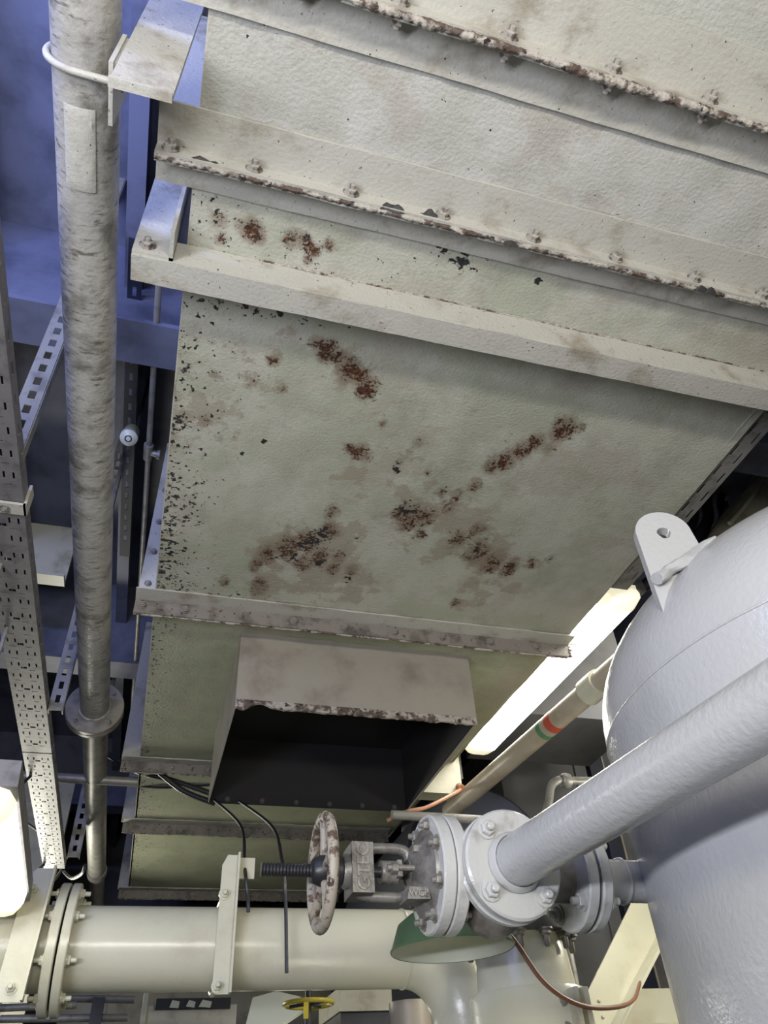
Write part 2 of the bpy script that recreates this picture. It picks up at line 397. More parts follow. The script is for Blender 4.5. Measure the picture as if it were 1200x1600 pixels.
sheet('bottom_panel', XL, XR+.5, -.75, .35, attrs=False, step=.03, mat='duct_near')
sheet('bottom_panel', XL, XR+.3, .35, .70, step=.008, mat='duct_near')
sheet('bottom_panel', XL, XR+.012, .70, 2.245, XR-.005, step=.009)
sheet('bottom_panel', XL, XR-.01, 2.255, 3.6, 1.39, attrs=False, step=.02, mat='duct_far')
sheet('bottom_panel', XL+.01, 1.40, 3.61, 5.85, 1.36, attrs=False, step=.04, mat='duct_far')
for nm, xa, xb in (('side_panel', XL, XL), ('side_panel', XR, 1.38)):
    b = MB(); b.hexa([(xa-.002, -.75, H), (xa+.002, -.75, H), (xb+.002, 5.85, H), (xb-.002, 5.85, H)], [(xa-.002, -.75, H+.75), (xa+.002, -.75, H+.75), (xb+.002, 5.85, H+.75), (xb-.002, 5.85, H+.75)])
    b.build(nm, 'frame', duct)
MB().box(XL, 1.38, -.75, 5.85, H+.75, H+.754).build('top_panel', 'frame', duct)
# hangers up to the deckhead
for x, y in ((XL+.05, 1.3), (1.3, 1.3), (XL+.05, 4.3), (1.3, 4.3), (.6, -.5)):
    MB().box(x-.03, x+.03, y-.004, y+.004, H+.75, 2.75).build('hanger_strap', 'frame', duct)

def strip(b, x0, x1, y0, y1, z0, z1, n=60, amp=.0012, seed=0):
    """long bar in x with slightly wavy edges"""
    A = []
    for i in range(n+1):
        x = x0+(x1-x0)*i/n
        w = [Vector((x, yy+amp*noise.noise(Vector((x*9, q, seed))), zz+amp*2*noise.noise(Vector((x*13, q+7, seed))))) for q, (yy, zz) in enumerate(((y0, z0), (y1, z0), (y1, z1), (y0, z1)))]
        A.append([b.b.verts.new(p) for p in w])
    for P, Q in zip(A, A[1:]):
        for q in range(4):
            f = b.b.faces.new((P[q], P[(q+1) % 4], Q[(q+1) % 4], Q[q])); f.material_index = b.mi
    for R_ in (A[0], A[-1][::-1]): b.b.faces.new(R_)
def crust(x0, x1, y, z, ry, rz, seed, parent, name='gasket', mat='crust', ragged=1.0):
    b = MB(); n = int((x1-x0)/.004)
    pts, rr = [], []
    for i in range(n+1):
        x = x0+(x1-x0)*i/n
        q = noise.noise(Vector((x*19, seed, 0)))*.8; q2 = noise.noise(Vector((x*120, seed, 4)))
        pts.append((x, y+.002*q2, z-.003*q*ragged)); rr.append(max(.0015, ry*(1+.55*q+.5*q2*ragged)))
    b.tube(pts, rr, 9).rough(.0022*ragged, 170, seed); return b.build(name, mat, parent, 60)

def flange(y, x0, x1, leg=.045, near=.075, far=.07, bolts=(), bk='cap', both=False, crusty=None, side=True, sw=.06, mat='frame', sbolts=(), leg_mat=None):
    """pair of angle irons bolted leg to leg below the duct, plus the legs that run up its sides"""
    fr = MB(); strip(fr, x0, x1, y-.010, y-.003, H-leg, H-.002, seed=y)
    fr.mi = 1
    if near: strip(fr, x0, x1, y-near, y-.009, H-.008, H-.002, seed=y+1)
    o = fr.build('flange_angle', [leg_mat or mat, mat], duct)
    fb = MB(); strip(fb, x0, x1-.004, y+.003, y+.010, H-leg*.96, H-.002, seed=y+2)
    if far: strip(fb, x0, x1, y+.003, y+far, H-.008, H-.002, seed=y+3)
    o2 = fb.build('flange_angle', mat, duct)
    if crusty: crust(x0, x1, y, H-leg-.001, crusty, crusty, y*10, duct)
    else: crust(x0+.01, x1-.01, y, H-leg+.001, .0042, .004, y*10, duct, ragged=.4)
    for x in bolts:
        bolt(bk, (x, y-.010, H-leg*.52), (0, -1, 0), o)
        if both: bolt(bk, (x+.004, y+.010, H-leg*.52), (0, 1, 0), o2, 'nut')
    if side:
        sf = MB(); sf.box(XL-sw, XL, y-.010, y-.003, H, H+.76); so = sf.build('side_flange', mat, duct)
        MB().box(XL-sw, XL, y+.003, y+.010, H, H+.76).build('side_flange', mat, duct)
        for z in sbolts: bolt('small', (XL-sw*.55, y-.010, H+z), (0, -1, 0), so)
        sr = MB().box(XR+.0, XR+sw, y-.010, y-.003, H, H+.76).build('side_flange', mat, duct)
    return o
xb = [atz(x, yy, H).x for x, yy in ((620, 15), (797, 38), (958, 92), (1105, 145))]
flange(.350, -.17, 2.0, .046, .105, .085, [-.05, xb[0]-.17, xb[0], xb[1], xb[2], xb[3], xb[3]+.17], 'rust', True, .0068, sw=.07, sbolts=(.05, .14, .24))
xb = [aty(x, yy, .68).x for x, yy in ((268, 228), (398, 256), (548, 297), (690, 332), (833, 372), (960, 402), (1085, 437), (1190, 462))]
ln2 = flange(.690, -.175, 1.75, .045, .09, .065, xb+[xb[-1]+.14], 'rust', False, .0050, sw=.07)
# flaps of torn gasket that stick out of the second flange
def flap(px, py, w, h, seed):
    p = aty(px, py, .672); b = MB(); n = 7; A = []
    for i in range(n):
        t = i/(n-1); hh = h*(.35+.65*abs(math.sin(t*5.1+seed)))*(1-abs(2*t-1)**3*.7)
        x = p.x-w/2+w*t
        A.append([Vector((x, .683, p.z-.006)), Vector((x+.003, .683-hh*.7, p.z-.004+hh*.5))])
    vs = [[(b.b.verts.new(q), b.b.verts.new(q+Vector((0, .0015, -.003)))) for q in a] for a in A]
    for P, Q in zip(vs, vs[1:]):
        b.b.faces.new((P[0][0], Q[0][0], Q[1][0], P[1][0])); b.b.faces.new((P[0][1], P[1][1], Q[1][1], Q[0][1]))
        b.b.faces.new((P[1][0], Q[1][0], Q[1][1], P[1][1])); b.b.faces.new((P[0][0], P[0][1], Q[0][1], Q[0][0]))
    for P in (vs[0], vs[-1]): b.b.faces.new((P[0][0], P[1][0], P[1][1], P[0][1]))
    b.rough(.002, 60, seed); o = b.build('gasket_flap', 'torn', duct, 0); o['label'] = 'torn black gasket flap'
for a in ((615, 318, .05, .016, 1), (672, 330, .045, .02, 2.4), (1105, 448, .05, .018, 4), (318, 243, .06, .012, 3), (800, 372, .03, .009, 5)): flap(*a)
# stiffening angle: deep bright face then its toe
st = MB(); strip(st, -.205, 1.9, .885, .893, H-.078, H, 80, .0014, 3); strip(st, -.205, 1.9, .885, .945, H-.084, H-.078, 80, .0014, 4)
o = st.build('stiffener_angle', 'frame', duct)
crust(.05, 1.6, .884, H-.001, .0022, .002, 77, duct, 'caulking', 'crust', .5)
sp = MB(); sp.box(-.205, XL-.022, .878, .885, H-.078, H+.75); o = sp.build('side_stiffener', 'frame', duct)
bolt('rust', (-.178, .878, H-.05), (0, -1, 0), o)
MB().box(XL-.030, XL-.022, .82, .885, H-.078, H+.7).build('side_stiffener', 'frame', duct)
# flange beyond the rusty sheet, its right end broken off
xb = [aty(x, yy, 2.23).x for x, yy in ((222, 946), (290, 953), (375, 961), (460, 970), (540, 980), (617, 988), (692, 997), (767, 1003), (838, 1012))]
flange(2.245, -.165, 1.465, .060, .075, .06, xb, 'cap', sw=.06, sbolts=(.06, .2, .34, .5), leg_mat='frame_dirty')
b = MB()
for i in range(7): b.rev((1.462+.003*(i % 2), 2.235+.003*(i % 3), H-.004-.009*i), (1, .1*(i % 3-1), .05), [(0, .006), (.006+.006*random.random(), .005), (.010+.008*random.random(), 0)], 7)
b.rough(.002, 120, 3).build('gasket', 'crust', duct, 60)
flange(3.605, -.185, 1.36, .055, .06, .06, [.05+.17*i for i in range(8)], 'small', sw=.085, leg_mat='frame_dirty')
xb = [aty(x, yy, 4.44).x for x, yy in ((226, 1281), (285, 1285), (340, 1285), (390, 1287), (440, 1288), (495, 1290), (555, 1292))]
flange(4.44, -.16, 1.36, .06, .07, .06, xb, 'steel', sw=.07, leg_mat='frame_dirty')
flange(5.76, -.16, 1.36, .06, .07, .06, [-.12+.15*i for i in range(9)], 'steel', sw=.07, leg_mat='frame_dirty')

# outlet hood under the duct: four thin walls, open below
hood = MB()
XA, XB_, YA, YB, ZB = .212, 1.10, 2.39, 3.28, 1.205
fo = MB(); strip(fo, XA, XB_, YA, YA+.005, ZB+.02, H, 50, .001, 11); front = fo.build('outlet_hood', 'hood', duct)
lip = MB(); n = 90; A = []
for i in range(n+1):
    x = XA+(XB_-XA)*i/n
    q = noise.noise(Vector((x*22, 0, 1)))*.006+noise.noise(Vector((x*70, 0, 2)))*.004-(.016*math.exp(-((x-.30)/.04)**2)) + (.012*math.exp(-((x-.235)/.02)**2))
    zb = ZB-q*.9
    A.append([lip.b.verts.new(p) for p in ((x, YA-.004, zb), (x, YA+.008, zb), (x, YA+.008, ZB+.022), (x, YA-.004, ZB+.026))])
for P, Q in zip(A, A[1:]):
    for q in range(4): lip.b.faces.new((P[q], P[(q+1) % 4], Q[(q+1) % 4], Q[q]))
lip.b.faces.new(A[0]); lip.b.faces.new(A[-1][::-1])
lip.build('hood_lip', 'crust', front, 60)
def wall(pts, d, nm, mat, par):
    b = MB(); d = Vector(d); b.hexa([Vector(p) for p in pts], [Vector(p)+d for p in pts]); return b.build(nm, mat, par)
wall([(XA, YA, ZB), (XA, YB, ZB-.005), (XA, YB, H), (XA, YA, H)], (.004, 0, 0), 'hood_side', 'hood', front)
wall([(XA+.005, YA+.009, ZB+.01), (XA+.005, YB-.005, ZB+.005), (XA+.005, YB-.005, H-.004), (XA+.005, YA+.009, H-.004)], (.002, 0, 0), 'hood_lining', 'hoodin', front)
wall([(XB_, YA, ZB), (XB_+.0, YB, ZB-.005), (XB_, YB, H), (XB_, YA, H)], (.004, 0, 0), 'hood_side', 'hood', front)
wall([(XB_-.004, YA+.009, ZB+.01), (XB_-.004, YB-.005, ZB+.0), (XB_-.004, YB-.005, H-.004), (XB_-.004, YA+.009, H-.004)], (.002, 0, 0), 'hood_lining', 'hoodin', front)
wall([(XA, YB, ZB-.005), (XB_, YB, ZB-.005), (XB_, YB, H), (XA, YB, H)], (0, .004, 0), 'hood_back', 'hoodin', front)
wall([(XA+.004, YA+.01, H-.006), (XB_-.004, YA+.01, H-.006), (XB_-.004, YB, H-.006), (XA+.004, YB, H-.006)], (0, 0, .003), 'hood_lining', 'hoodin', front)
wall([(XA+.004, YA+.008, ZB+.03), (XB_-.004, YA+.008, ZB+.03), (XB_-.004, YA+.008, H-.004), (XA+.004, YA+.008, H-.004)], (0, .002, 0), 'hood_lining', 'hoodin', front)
for i in range(6): bolt('soot', (XA+.08+.15*i, YB-.002, ZB+.012), (0, -1, 0), front)  # dark-coloured bolts along the back wall of the hood

# ================================================================== OVERHEAD PIPE ON THE LEFT
px_, pz_, pr = -.300, 1.485, .0575
pipe = thing('overhead_pipe', (px_, 2.3, pz_-pr), 'long mottled grey-cream pipe running overhead left of the rusty duct', 'pipe')
MB().tube([(px_, -.6+.06*i, pz_+.0012*math.sin(i*.9)) for i in range(62)], [pr*(1+.012*noise.noise(Vector((i*.4, 0, 0)))) for i in range(62)], 40).build('pipe_body', 'pipe', pipe)
FY = 3.08
MB().cyl((px_, FY, pz_), (px_, 5.3, pz_), .053, 36).build('pipe_body', 'galv', pipe)
MB().cyl((px_, 5.28, pz_), (px_, 5.36, pz_), .060, 36).cyl((px_, 5.36, pz_), (px_, 8.1, pz_), .046).build('pipe_body', 'galv', pipe)
MB().torus((px_, FY-.035, pz_), (0, 1, 0), pr+.002, .006).build('weld_seam', 'pipe', pipe)
for y0, y1 in ((FY-.034, FY-.008), (FY-.006, FY+.018)):
    f = MB().rev((px_, y0, pz_), (0, 1, 0), [(0, .05), (0, .112), (.003, .115), (y1-y0-.003, .115), (y1-y0, .112), (y1-y0, .05)], 48, False).build('pipe_flange', 'pipe_flange', pipe)
    if y0 < FY-.01:
        for i in range(4):
            a = PI/4+i*PI/2; bolt('steel', (px_+.09*math.cos(a), y0, pz_+.09*math.sin(a)), (0, -1, 0), f)
    else:
        for i in range(4):
            a = PI/4+i*PI/2; bolt('steel', (px_+.09*math.cos(a), y1, pz_+.09*math.sin(a)), (0, 1, 0), f, 'nut')
# patch of wrapped tape under the pipe
b = MB(); A = []
for j in range(13):
    y = .625+.155*j/12; row = []
    for i in range(9):
        a = -PI/2-.42+.95*i/8 - .1; e = min(i, 8-i, j, 12-j)
        r_ = pr+.0016+(.0025 if e > 0 else 0)+.004*noise.noise(Vector((i*.9, j*.8, 2)))*(e > 0)
        row.append(b.b.verts.new((px_+r_*math.cos(a), y, pz_+r_*math.sin(a))))
    A.append(row)
for P, Q in zip(A, A[1:]):
    for i in range(8): b.b.faces.new((P[i], P[i+1], Q[i+1], Q[i]))
b.build('tape_patch', 'frame', pipe)

# flat hanger bar beside it with the U-bolt
hb = thing('pipe_hanger', (-.175, .5, 1.24), 'flat painted hanger bar dropping beside the overhead pipe, with a round U-bolt', 'hanger')
b = MB(); b.box(-.222, -.128, .497, .505, 1.252, 2.75); b.box(-.222, -.128, .490, .505, 1.246, 1.252); b.bevel(.002, 1); b.build('hanger_bar', 'frame', hb)
b = MB(); b.box(-.236, -.229, .50, .60, 1.33, 1.46); b.box(-.236, -.20, .505, .512, 1.34, 1.46); b.build('lug', 'frame', hb)
ub = [(-.215, .565, 1.395+.03), (-.25, .565, 1.42)]
ub = [(-.19, .565, pz_-pr-.008), (-.24, .565, pz_-pr-.008)]
for i in range(17):
    a = -PI/2-PI*i/16; ub.append((px_+(pr+.0075)*math.cos(a), .565, pz_+(pr+.0075)*math.sin(a)))
ub += [(-.24, .565, pz_+pr+.008), (-.19, .565, pz_+pr+.008)]
MB().tube(ub, .0065, 10).build('u_bolt', 'frame', hb)
bolt('small', (-.229, .565, pz_-pr-.008), (1, 0, 0), hb, 'nut')

# ================================================================== FLUORESCENT FITTINGS
def fitting(p, q, w, zb, label, mat='tube', cage=False, drop=None):
    """p, q: ends of the centre line seen from above; diffuser hangs to zb"""
    t = thing('fluorescent_light', ((p[0]+q[0])/2, (p[1]+q[1])/2, zb), label, 'lamp', 'tubular ceiling lights')
    P, Q = Vector((p[0], p[1], 0)), Vector((q[0], q[1], 0)); d = (Q-P).normalized(); a = Vector((d.y, -d.x, 0)); L = (Q-P).length
    prof = [(-.5, .052), (-.48, .025), (-.36, .006), (-.2, 0), (.2, 0), (.36, .006), (.48, .025), (.5, .052)]
    def ring(s, k): return [P+d*s+a*(u*w*k)+Vector((0, 0, zb+z+(1-k)*.04)) for u, z in prof]
    def loft(ss, nm, m, caps):
        b = MB(); R_ = [[b.b.verts.new(v) for v in ring(s, k)] for s, k in ss]
        for A, B in zip(R_, R_[1:]):
            for i in range(7): b.b.faces.new((A[i], A[i+1], B[i+1], B[i]))
            b.b.faces.new((A[7], A[0], B[0], B[7]))
        b.b.faces.new(R_[0][::-1]); b.b.faces.new(R_[-1]); return b.build(nm, m, t)
    e = .085
    loft([(e, .97), (L-e, .97)], 'diffuser', mat, True)
    loft([(0, .55), (.02, .86), (e-.001, 1)], 'end_cap', 'tube_end', True); loft([(L-e+.001, 1), (L-.02, .86), (L, .55)], 'end_cap', 'tube_end', True)
    b = MB(); b.hexa([P+a*(-w*.53)+Vector((0, 0, zb+.052)), P+a*(w*.53)+Vector((0, 0, zb+.052)), Q+a*(w*.53)+Vector((0, 0, zb+.052)), Q+a*(-w*.53)+Vector((0, 0, zb+.052))],
                     [P+a*(-w*.5)+Vector((0, 0, zb+.105)), P+a*(w*.5)+Vector((0, 0, zb+.105)), Q+a*(w*.5)+Vector((0, 0, zb+.105)), Q+a*(-w*.5)+Vector((0, 0, zb+.105))])
    b.build('housing', 'tray', t)
    for s in ((.25, .75) if not cage else (.3, .7)):
        c = P+d*(L*s); e_ = -.15 if cage else 0
        if cage: MB().box(c.x+e_-.01, c.x, c.y-.01, c.y+.01, zb+.085, zb+.092).build('hanger_arm', 'galv', t)
        MB().cyl((c.x+e_, c.y, zb+.09), (c.x+e_, c.y, drop), .006, 8).build('hanger_rod', 'galv', t)
    if cage:
        for i in range(12):
            c = P+d*(L*(i+.5)/12); MB().beam(c+a*(w*.56)+Vector((0, 0, zb+.01)), c+a*(w*.56)+Vector((0, 0, zb+.1)), .006, .016).build('cage_wire', 'galv', t)
    return t
fitting((1.590, 1.95), (1.540, 3.40), .172, 1.535, 'lit fluorescent tube fitting at the right edge of the rusty duct', drop=2.75)
fitting((-.345, 1.60), (-.375, 2.43), .145, .548, 'lit fluorescent fitting with ribbed guard at the lower left edge', mat='tube_soft', cage=True, drop=1.30)

# ================================================================== GREY TANK ON THE RIGHT
TK = .86                                    # the tank stands this close
TX, TY, TR = 1.734*TK, 1.25*TK, .73*TK
tank = thing('storage_tank', (TX, TY, -1.6), 'big glossy grey vertical tank with domed top on the right', 'tank')
b = MB(); b.rev((TX, TY, -1.45), (0, 0, 1), [(0, TR)]+[(.24*i, TR) for i in range(1, 9)]+[(1.45+.775*TK, TR)], 128); b.build('shell', 'grey', tank)
prof = [(0, TR+.0015)]
for i in range(1, 25): a = PI/2*i/24; prof.append((TK*(.025+.44*math.sin(a)), TR*math.cos(a)))
MB().rev((TX, TY, .775*TK), (0, 0, 1), prof, 128).build('dome', 'grey', tank)
MB().torus((TX, TY, .775*TK), (0, 0, 1), TR, .003, 128, 8).rough(.0008, 60).build('weld_seam', 'grey', tank)
for i in range(4):
    a = PI/4+PI/2*i; MB().box(TX+.5*math.cos(a)-.05, TX+.5*math.cos(a)+.05, TY+.5*math.sin(a)-.05, TY+.5*math.sin(a)+.05, -1.6, -1.43).build('leg', 'grey', tank)
# lifting lug with a real eye
def lug():
    b = MB(); c = Vector((1.092, 1.15, 1.11))*TK; n = Vector((-.33, -.94, .0)).normalized(); u = Vector((.94, -.33, 0)).normalized(); v = Vector((-.02, .0, 1))
    R_, r_, dn = .066*TK, .0165*TK, .26*TK
    out = [u*(R_*1.25)-v*dn, u*(R_*1.18)-v*(dn*.45)]+[u*R_*math.cos(PI*i/24)+v*R_*math.sin(PI*i/24) for i in range(25)]+[u*(-R_*1.05)-v*(dn*.5), u*(-R_*1.1)-v*dn]
    th = n*(.013*TK)
    N_ = len(out); q = [math.atan2(o.dot(v), o.dot(u)) for o in out]
    inn = [u*r_*math.cos(a)+v*(r_*math.sin(a)) for a in q]
    vo, vi, wo, wi = ([b.b.verts.new(c+p+s*th) for p in L] for L, s in ((out, -1), (inn, -1), (out, 1), (inn, 1)))
    for i in range(N_):
        j = (i+1) % N_
        b.b.faces.new((vo[i], vo[j], vi[j], vi[i])); b.b.faces.new((wo[j], wo[i], wi[i], wi[j]))
        b.b.faces.new((vo[j], vo[i], wo[i], wo[j])); b.b.faces.new((vi[i], vi[j], wi[j], wi[i]))
    b.build('lifting_lug', 'grey', tank, 50)
    p0, p1 = Vector((1.02, 1.14, .965))*TK, Vector((1.19, 1.10, 1.07))*TK
    MB().tube([p0+(p1-p0)*(i/14) for i in range(15)], .013, 8).rough(.008, 40, 2).build('weld_bead', 'grey', tank)
lug()
# tank nozzle and its flange
VX, VY, VZ = .632, 1.415, .405
nz = MB().rev((.842, VY, VZ-.005), (1, 0, 0), [(0, .054), (.012, .050), (.045, .040), (.08, .039), (.22, .039)], 36).build('nozzle', 'grey', tank)
MB().torus((.915, VY, VZ-.005), (1, 0, 0), .0395, .004).build('weld_bead', 'grey', nz)
def disc(x0, x1, r, y=VY, z=VZ, bore=.03, n=56):
    b = MB(); b.rev((x0, y, z), (1, 0, 0), [(0, bore), (0, r-.003), (.003, r), (x1-x0-.003, r), (x1-x0, r-.003), (x1-x0, bore)], n, False); return b
nf = disc(.822, .844, .092, z=VZ-.005).build('nozzle_flange', 'grey2', tank)
for i in range(4):
    a = PI/4+PI/2*i; bolt('grey', (.844, VY+.071*math.cos(a), VZ-.005+.071*math.sin(a)), (1, 0, 0), nf)

# ================================================================== GREY PIPE TO THE VALVE
gp = thing('supply_pipe', (.63, 1.28, .39), 'smooth grey-painted pipe from the valve running up past the tank', 'pipe')
C0 = Vector((.632, 1.30, .394)); PD = -Vector((-.058, .998, .026)).normalized()
MB().tube([C0+PD*(.05*i) for i in range(45)], .0433, 48).build('pipe_body', 'grey', gp)
MB().rev(C0+PD*.004, PD, [(0, .052), (.006, .051), (.014, .0445)], 48, False).build('weld_bead', 'grey', gp)
def disc_d(p, d, th, r, bore, n=64):
    b = MB(); b.rev(p, d, [(0, bore), (0, r-.004), (.004, r), (th-.004, r), (th, r-.004), (th, bore)], n, False); return b
f1 = disc_d(C0-PD*.018, PD, .020, .094, .03).build('pipe_flange', 'grey2', gp)
ax1 = PD.cross(Vector((0, 0, 1))).normalized(); ax2 = ax1.cross(PD).normalized()
for i in range(4):
    a = PI/4+PI/2*i+.06; p = C0+PD*.002+(ax1*math.cos(a)+ax2*math.sin(a))*.073; bolt('grey', p, PD, f1)

# ================================================================== ANGLE VALVE
vv = thing('globe_valve', (VX, VY, VZ-.11), 'cast steel angle valve with rusty handwheel and bolted flanges beside the tank', 'valve')
b = MB(); b.rev((.553, VY, VZ), (1, 0, 0), [(0, .052), (.02, .055), (.05, .062), (.085, .062), (.115, .054), (.15, .046), (.242, .046)], 48)
b.rev((VX, VY, VZ), (0, -1, 0), [(0, .055), (.05, .05), (.10, .048)], 40)
body = b.build('body', 'cast', vv)
b = MB(); b.rev((VX-.006, VY-.01, VZ-.02), (0, 0, -1), [(0, .066), (.03, .066), (.055, .058), (.075, .042), (.088, .02), (.09, 0)], 40).build('body_bulb', 'pipe_flange', vv)
fb2 = disc_d(C0-PD*.040, PD, .019, .096, .03).build('body_flange', 'grey2', vv)
fr = disc(.793, .816, .092, z=VZ-.005).build('body_flange', 'grey2', vv)
disc(.816, .822, .078, z=VZ-.005).build('gasket', 'black', vv)
for i in range(4):
    a = PI/4+PI/2*i; bolt('grey', (.793, VY+.071*math.cos(a), VZ-.005+.071*math.sin(a)), (-1, 0, 0), fr, 'nut')
bf = disc(.530, .555, .103).build('bonnet_flange', 'grey2', vv); bf2 = disc(.504, .5285, .103).build('bonnet_flange', 'grey2', vv)
for i in range(8):
    a = PI/8+PI/4*i; c, s = .083*math.cos(a), .083*math.sin(a)
    bolt('steel', (.504, VY+c, VZ+s), (-1, 0, 0), bf2); bolt('steel', (.555, VY+c, VZ+s), (1, 0, 0), bf, 'nut')
b = MB(); b.rev((.504, VY, VZ), (-1, 0, 0), [(0, .078), (.006, .076), (.016, .058), (.03, .044), (.036, .03)], 40); b.build('bonnet', 'cast', vv)
# yoke: two arms, a bridge that carries the lettering, a foot at the bonnet
yk = MB()
xs0, xs1 = .352, .480
for s in (-1, 1):
    yk.tube(spline([(xs0+.012, VY, VZ+s*.030), (xs0+.03, VY, VZ+s*.0395), (.41, VY, VZ+s*.042), (.452, VY, VZ+s*.042), (.468, VY, VZ+s*.036), (.474, VY, VZ+s*.024)], 5), [.0095]*26, 10)
yk.rev((.342, VY, VZ), (1, 0, 0), [(0, .026), (.004, .029), (.03, .031), (.034, .028)], 28)
yk.box(.354, .394, VY-.033, VY+.033, VZ-.043, VZ+.043)
yk.rev((.466, VY, VZ), (1, 0, 0), [(0, .022), (.004, .03), (.012, .034), (.02, .036)], 28, False)
yk.bevel(.0022, 2); yko = yk.build('yoke', 'cast', vv, 50)
b = MB(); b.hexa([(.449, VY-.048, VZ-.056), (.492, VY-.048, VZ-.056), (.492, VY, VZ-.056), (.449, VY, VZ-.056)], [(.454, VY-.048, VZ-.036), (.490, VY-.048, VZ-.036), (.490, VY, VZ-.036), (.449, VY, VZ-.036)])
b.bevel(.002, 1); pad = b.build('foot_pad', 'cast', vv)
# gland: two eye bolts with nuts, follower
b = MB(); b.cyl((.415, VY, VZ), (.446, VY, VZ), .020, 24); b.box(.440, .449, VY-.03, VY+.03, VZ-.014, VZ+.014); b.bevel(.002, 1); b.build('gland', 'bolt', vv)
for s in (-1, 1):
    b = MB(); b.cyl((.420, VY+s*.027-.004, VZ), (.475, VY+s*.027-.004, VZ), .0055, 12); b.torus((.484, VY+s*.027-.004, VZ), (0, 0, 1), .0075, .004, 20, 8)
    b.rev((.428, VY+s*.027-.004, VZ), (1, 0, 0), [(0, .010), (.011, .010)], 6); b.build('eye_bolt', 'bolt', vv)
for z in (-.012, 0, .012): pass
b = MB()
for z in (-.0155, .0155): b.rev((.485, VY-.031, VZ+z-.004), (0, 0, 1), [(0, .008), (.001, .011), (.007, .011), (.008, .008)], 20)
b.box(.470, .498, VY-.042, VY-.02, VZ+.026, VZ+.037); b.build('hinge_lug', 'bolt', vv)
# stem with thread, handwheel
b = MB(); pr_ = []
for i in range(60): pr_.append((i*.003, .0098 if i % 2 else .0122))
b.rev((.195, VY, VZ), (1, 0, 0), pr_, 24); b.cyl((.37, VY, VZ), (.42, VY, VZ), .0095, 20); b.build('stem', 'black', vv)
wh = MB(); WX = .306
wh.torus((WX, VY, VZ), (1, 0, 0), .0915, .0105, 64, 14, .95); wheel = wh.build('handwheel', 'wheel', vv)
b = MB()
for i in range(5):
    a = 2*PI*i/5+.5; d = Vector((0, math.cos(a), math.sin(a)))
    b.tube([Vector((WX+.004, VY, VZ))+d*.014, Vector((WX+.002, VY, VZ))+d*.05, Vector((WX, VY, VZ))+d*.088], [.009, .0075, .008], 10)
b.build('spoke', 'wheel', wheel)
b = MB(); b.rev((.285, VY, VZ), (1, 0, 0), [(0, .016), (.004, .021), (.016, .026), (.03, .028), (.055, .026)], 28); b.build('hub', 'black', wheel)
def lettering(txt, size, origin, xa, ya, depth, parent, mat):
    cu = bpy.data.curves.new('lettering', 'FONT'); cu.body = txt; cu.size = size; cu.extrude = depth; cu.align_x = 'CENTER'; cu.align_y = 'CENTER'; cu.offset = .0006
    t = bpy.data.objects.new('t', cu); COL.objects.link(t); dg = bpy.context.evaluated_depsgraph_get(); dg.update()
    me = bpy.data.meshes.new_from_object(t.evaluated_get(dg)); bpy.data.objects.remove(t)
    xa, ya = Vector(xa).normalized(), Vector(ya).normalized(); za = xa.cross(ya)
    R_ = Matrix((xa, ya, za)).transposed().to_4x4()
    me.transform(Matrix.Translation((origin[0], origin[1], origin[2]+CZ)) @ R_); me.materials.clear(); me.materials.append(M[mat])
    o = bpy.data.objects.new('lettering', me); COL.objects.link(o); adopt(o, parent); return o
lettering('GTEC', .031, (.375, VY-.0335, VZ), (0, 0, 1), (-1, 0, 0), .0022, yko, 'bolt')
lettering('WCB', .0160, (.4705, VY-.0485, VZ-.0465), (1, 0, 0), (0, 0, 1), .0026, pad, 'bolt')

# ================================================================== GREEN LAMPSHADE
GX, GY, GZ = .728, 1.90, .3755
gl = thing('pendant_lamp', (GX, GY, GZ), 'green enamel lampshade with white inside below the valve', 'lamp')
b = MB(); b.rev((GX, GY, GZ), (0, 0, 1), [(-.002, .148), (.002, .1495), (.004, .147), (.055, .128), (.075, .10), (.10, .055), (.118, .03), (.15, .028), (.15, .02)], 64, False); b.build('lamp_shade', 'green', gl)
b = MB(); b.rev((GX, GY, GZ), (0, 0, 1), [(-.001, .1465), (.004, .1455), (.053, .126), (.073, .098), (.098, .053), (.114, 0)], 64, False); b.build('shade_lining', 'white', gl)
b = MB(); b.cyl((GX, GY, GZ+.148), (GX, GY, GZ+.19), .022, 20); b.tube(spline([(GX, GY, GZ+.17), (GX+.11, GY+.28, GZ+.19), (.945, 2.475, .54)], 8), .008, 10); b.build('lamp_arm', 'dark', gl)
cord = spline([(GX+.10, GY+.02, GZ+.085), (aty(800, 1465, 1.98)), (aty(850, 1535, 1.98)), (aty(905, 1570, 2.03)), (aty(960, 1574, 2.25)), (aty(990, 1562, 2.62)), (aty(1000, 1535, 2.93))], 8)
tag(MB().tube(cord, .006, 8).build('lamp_cord', 'brass'), 'brown cord drooping from the green lampshade to the diagonal brace', 'cable')

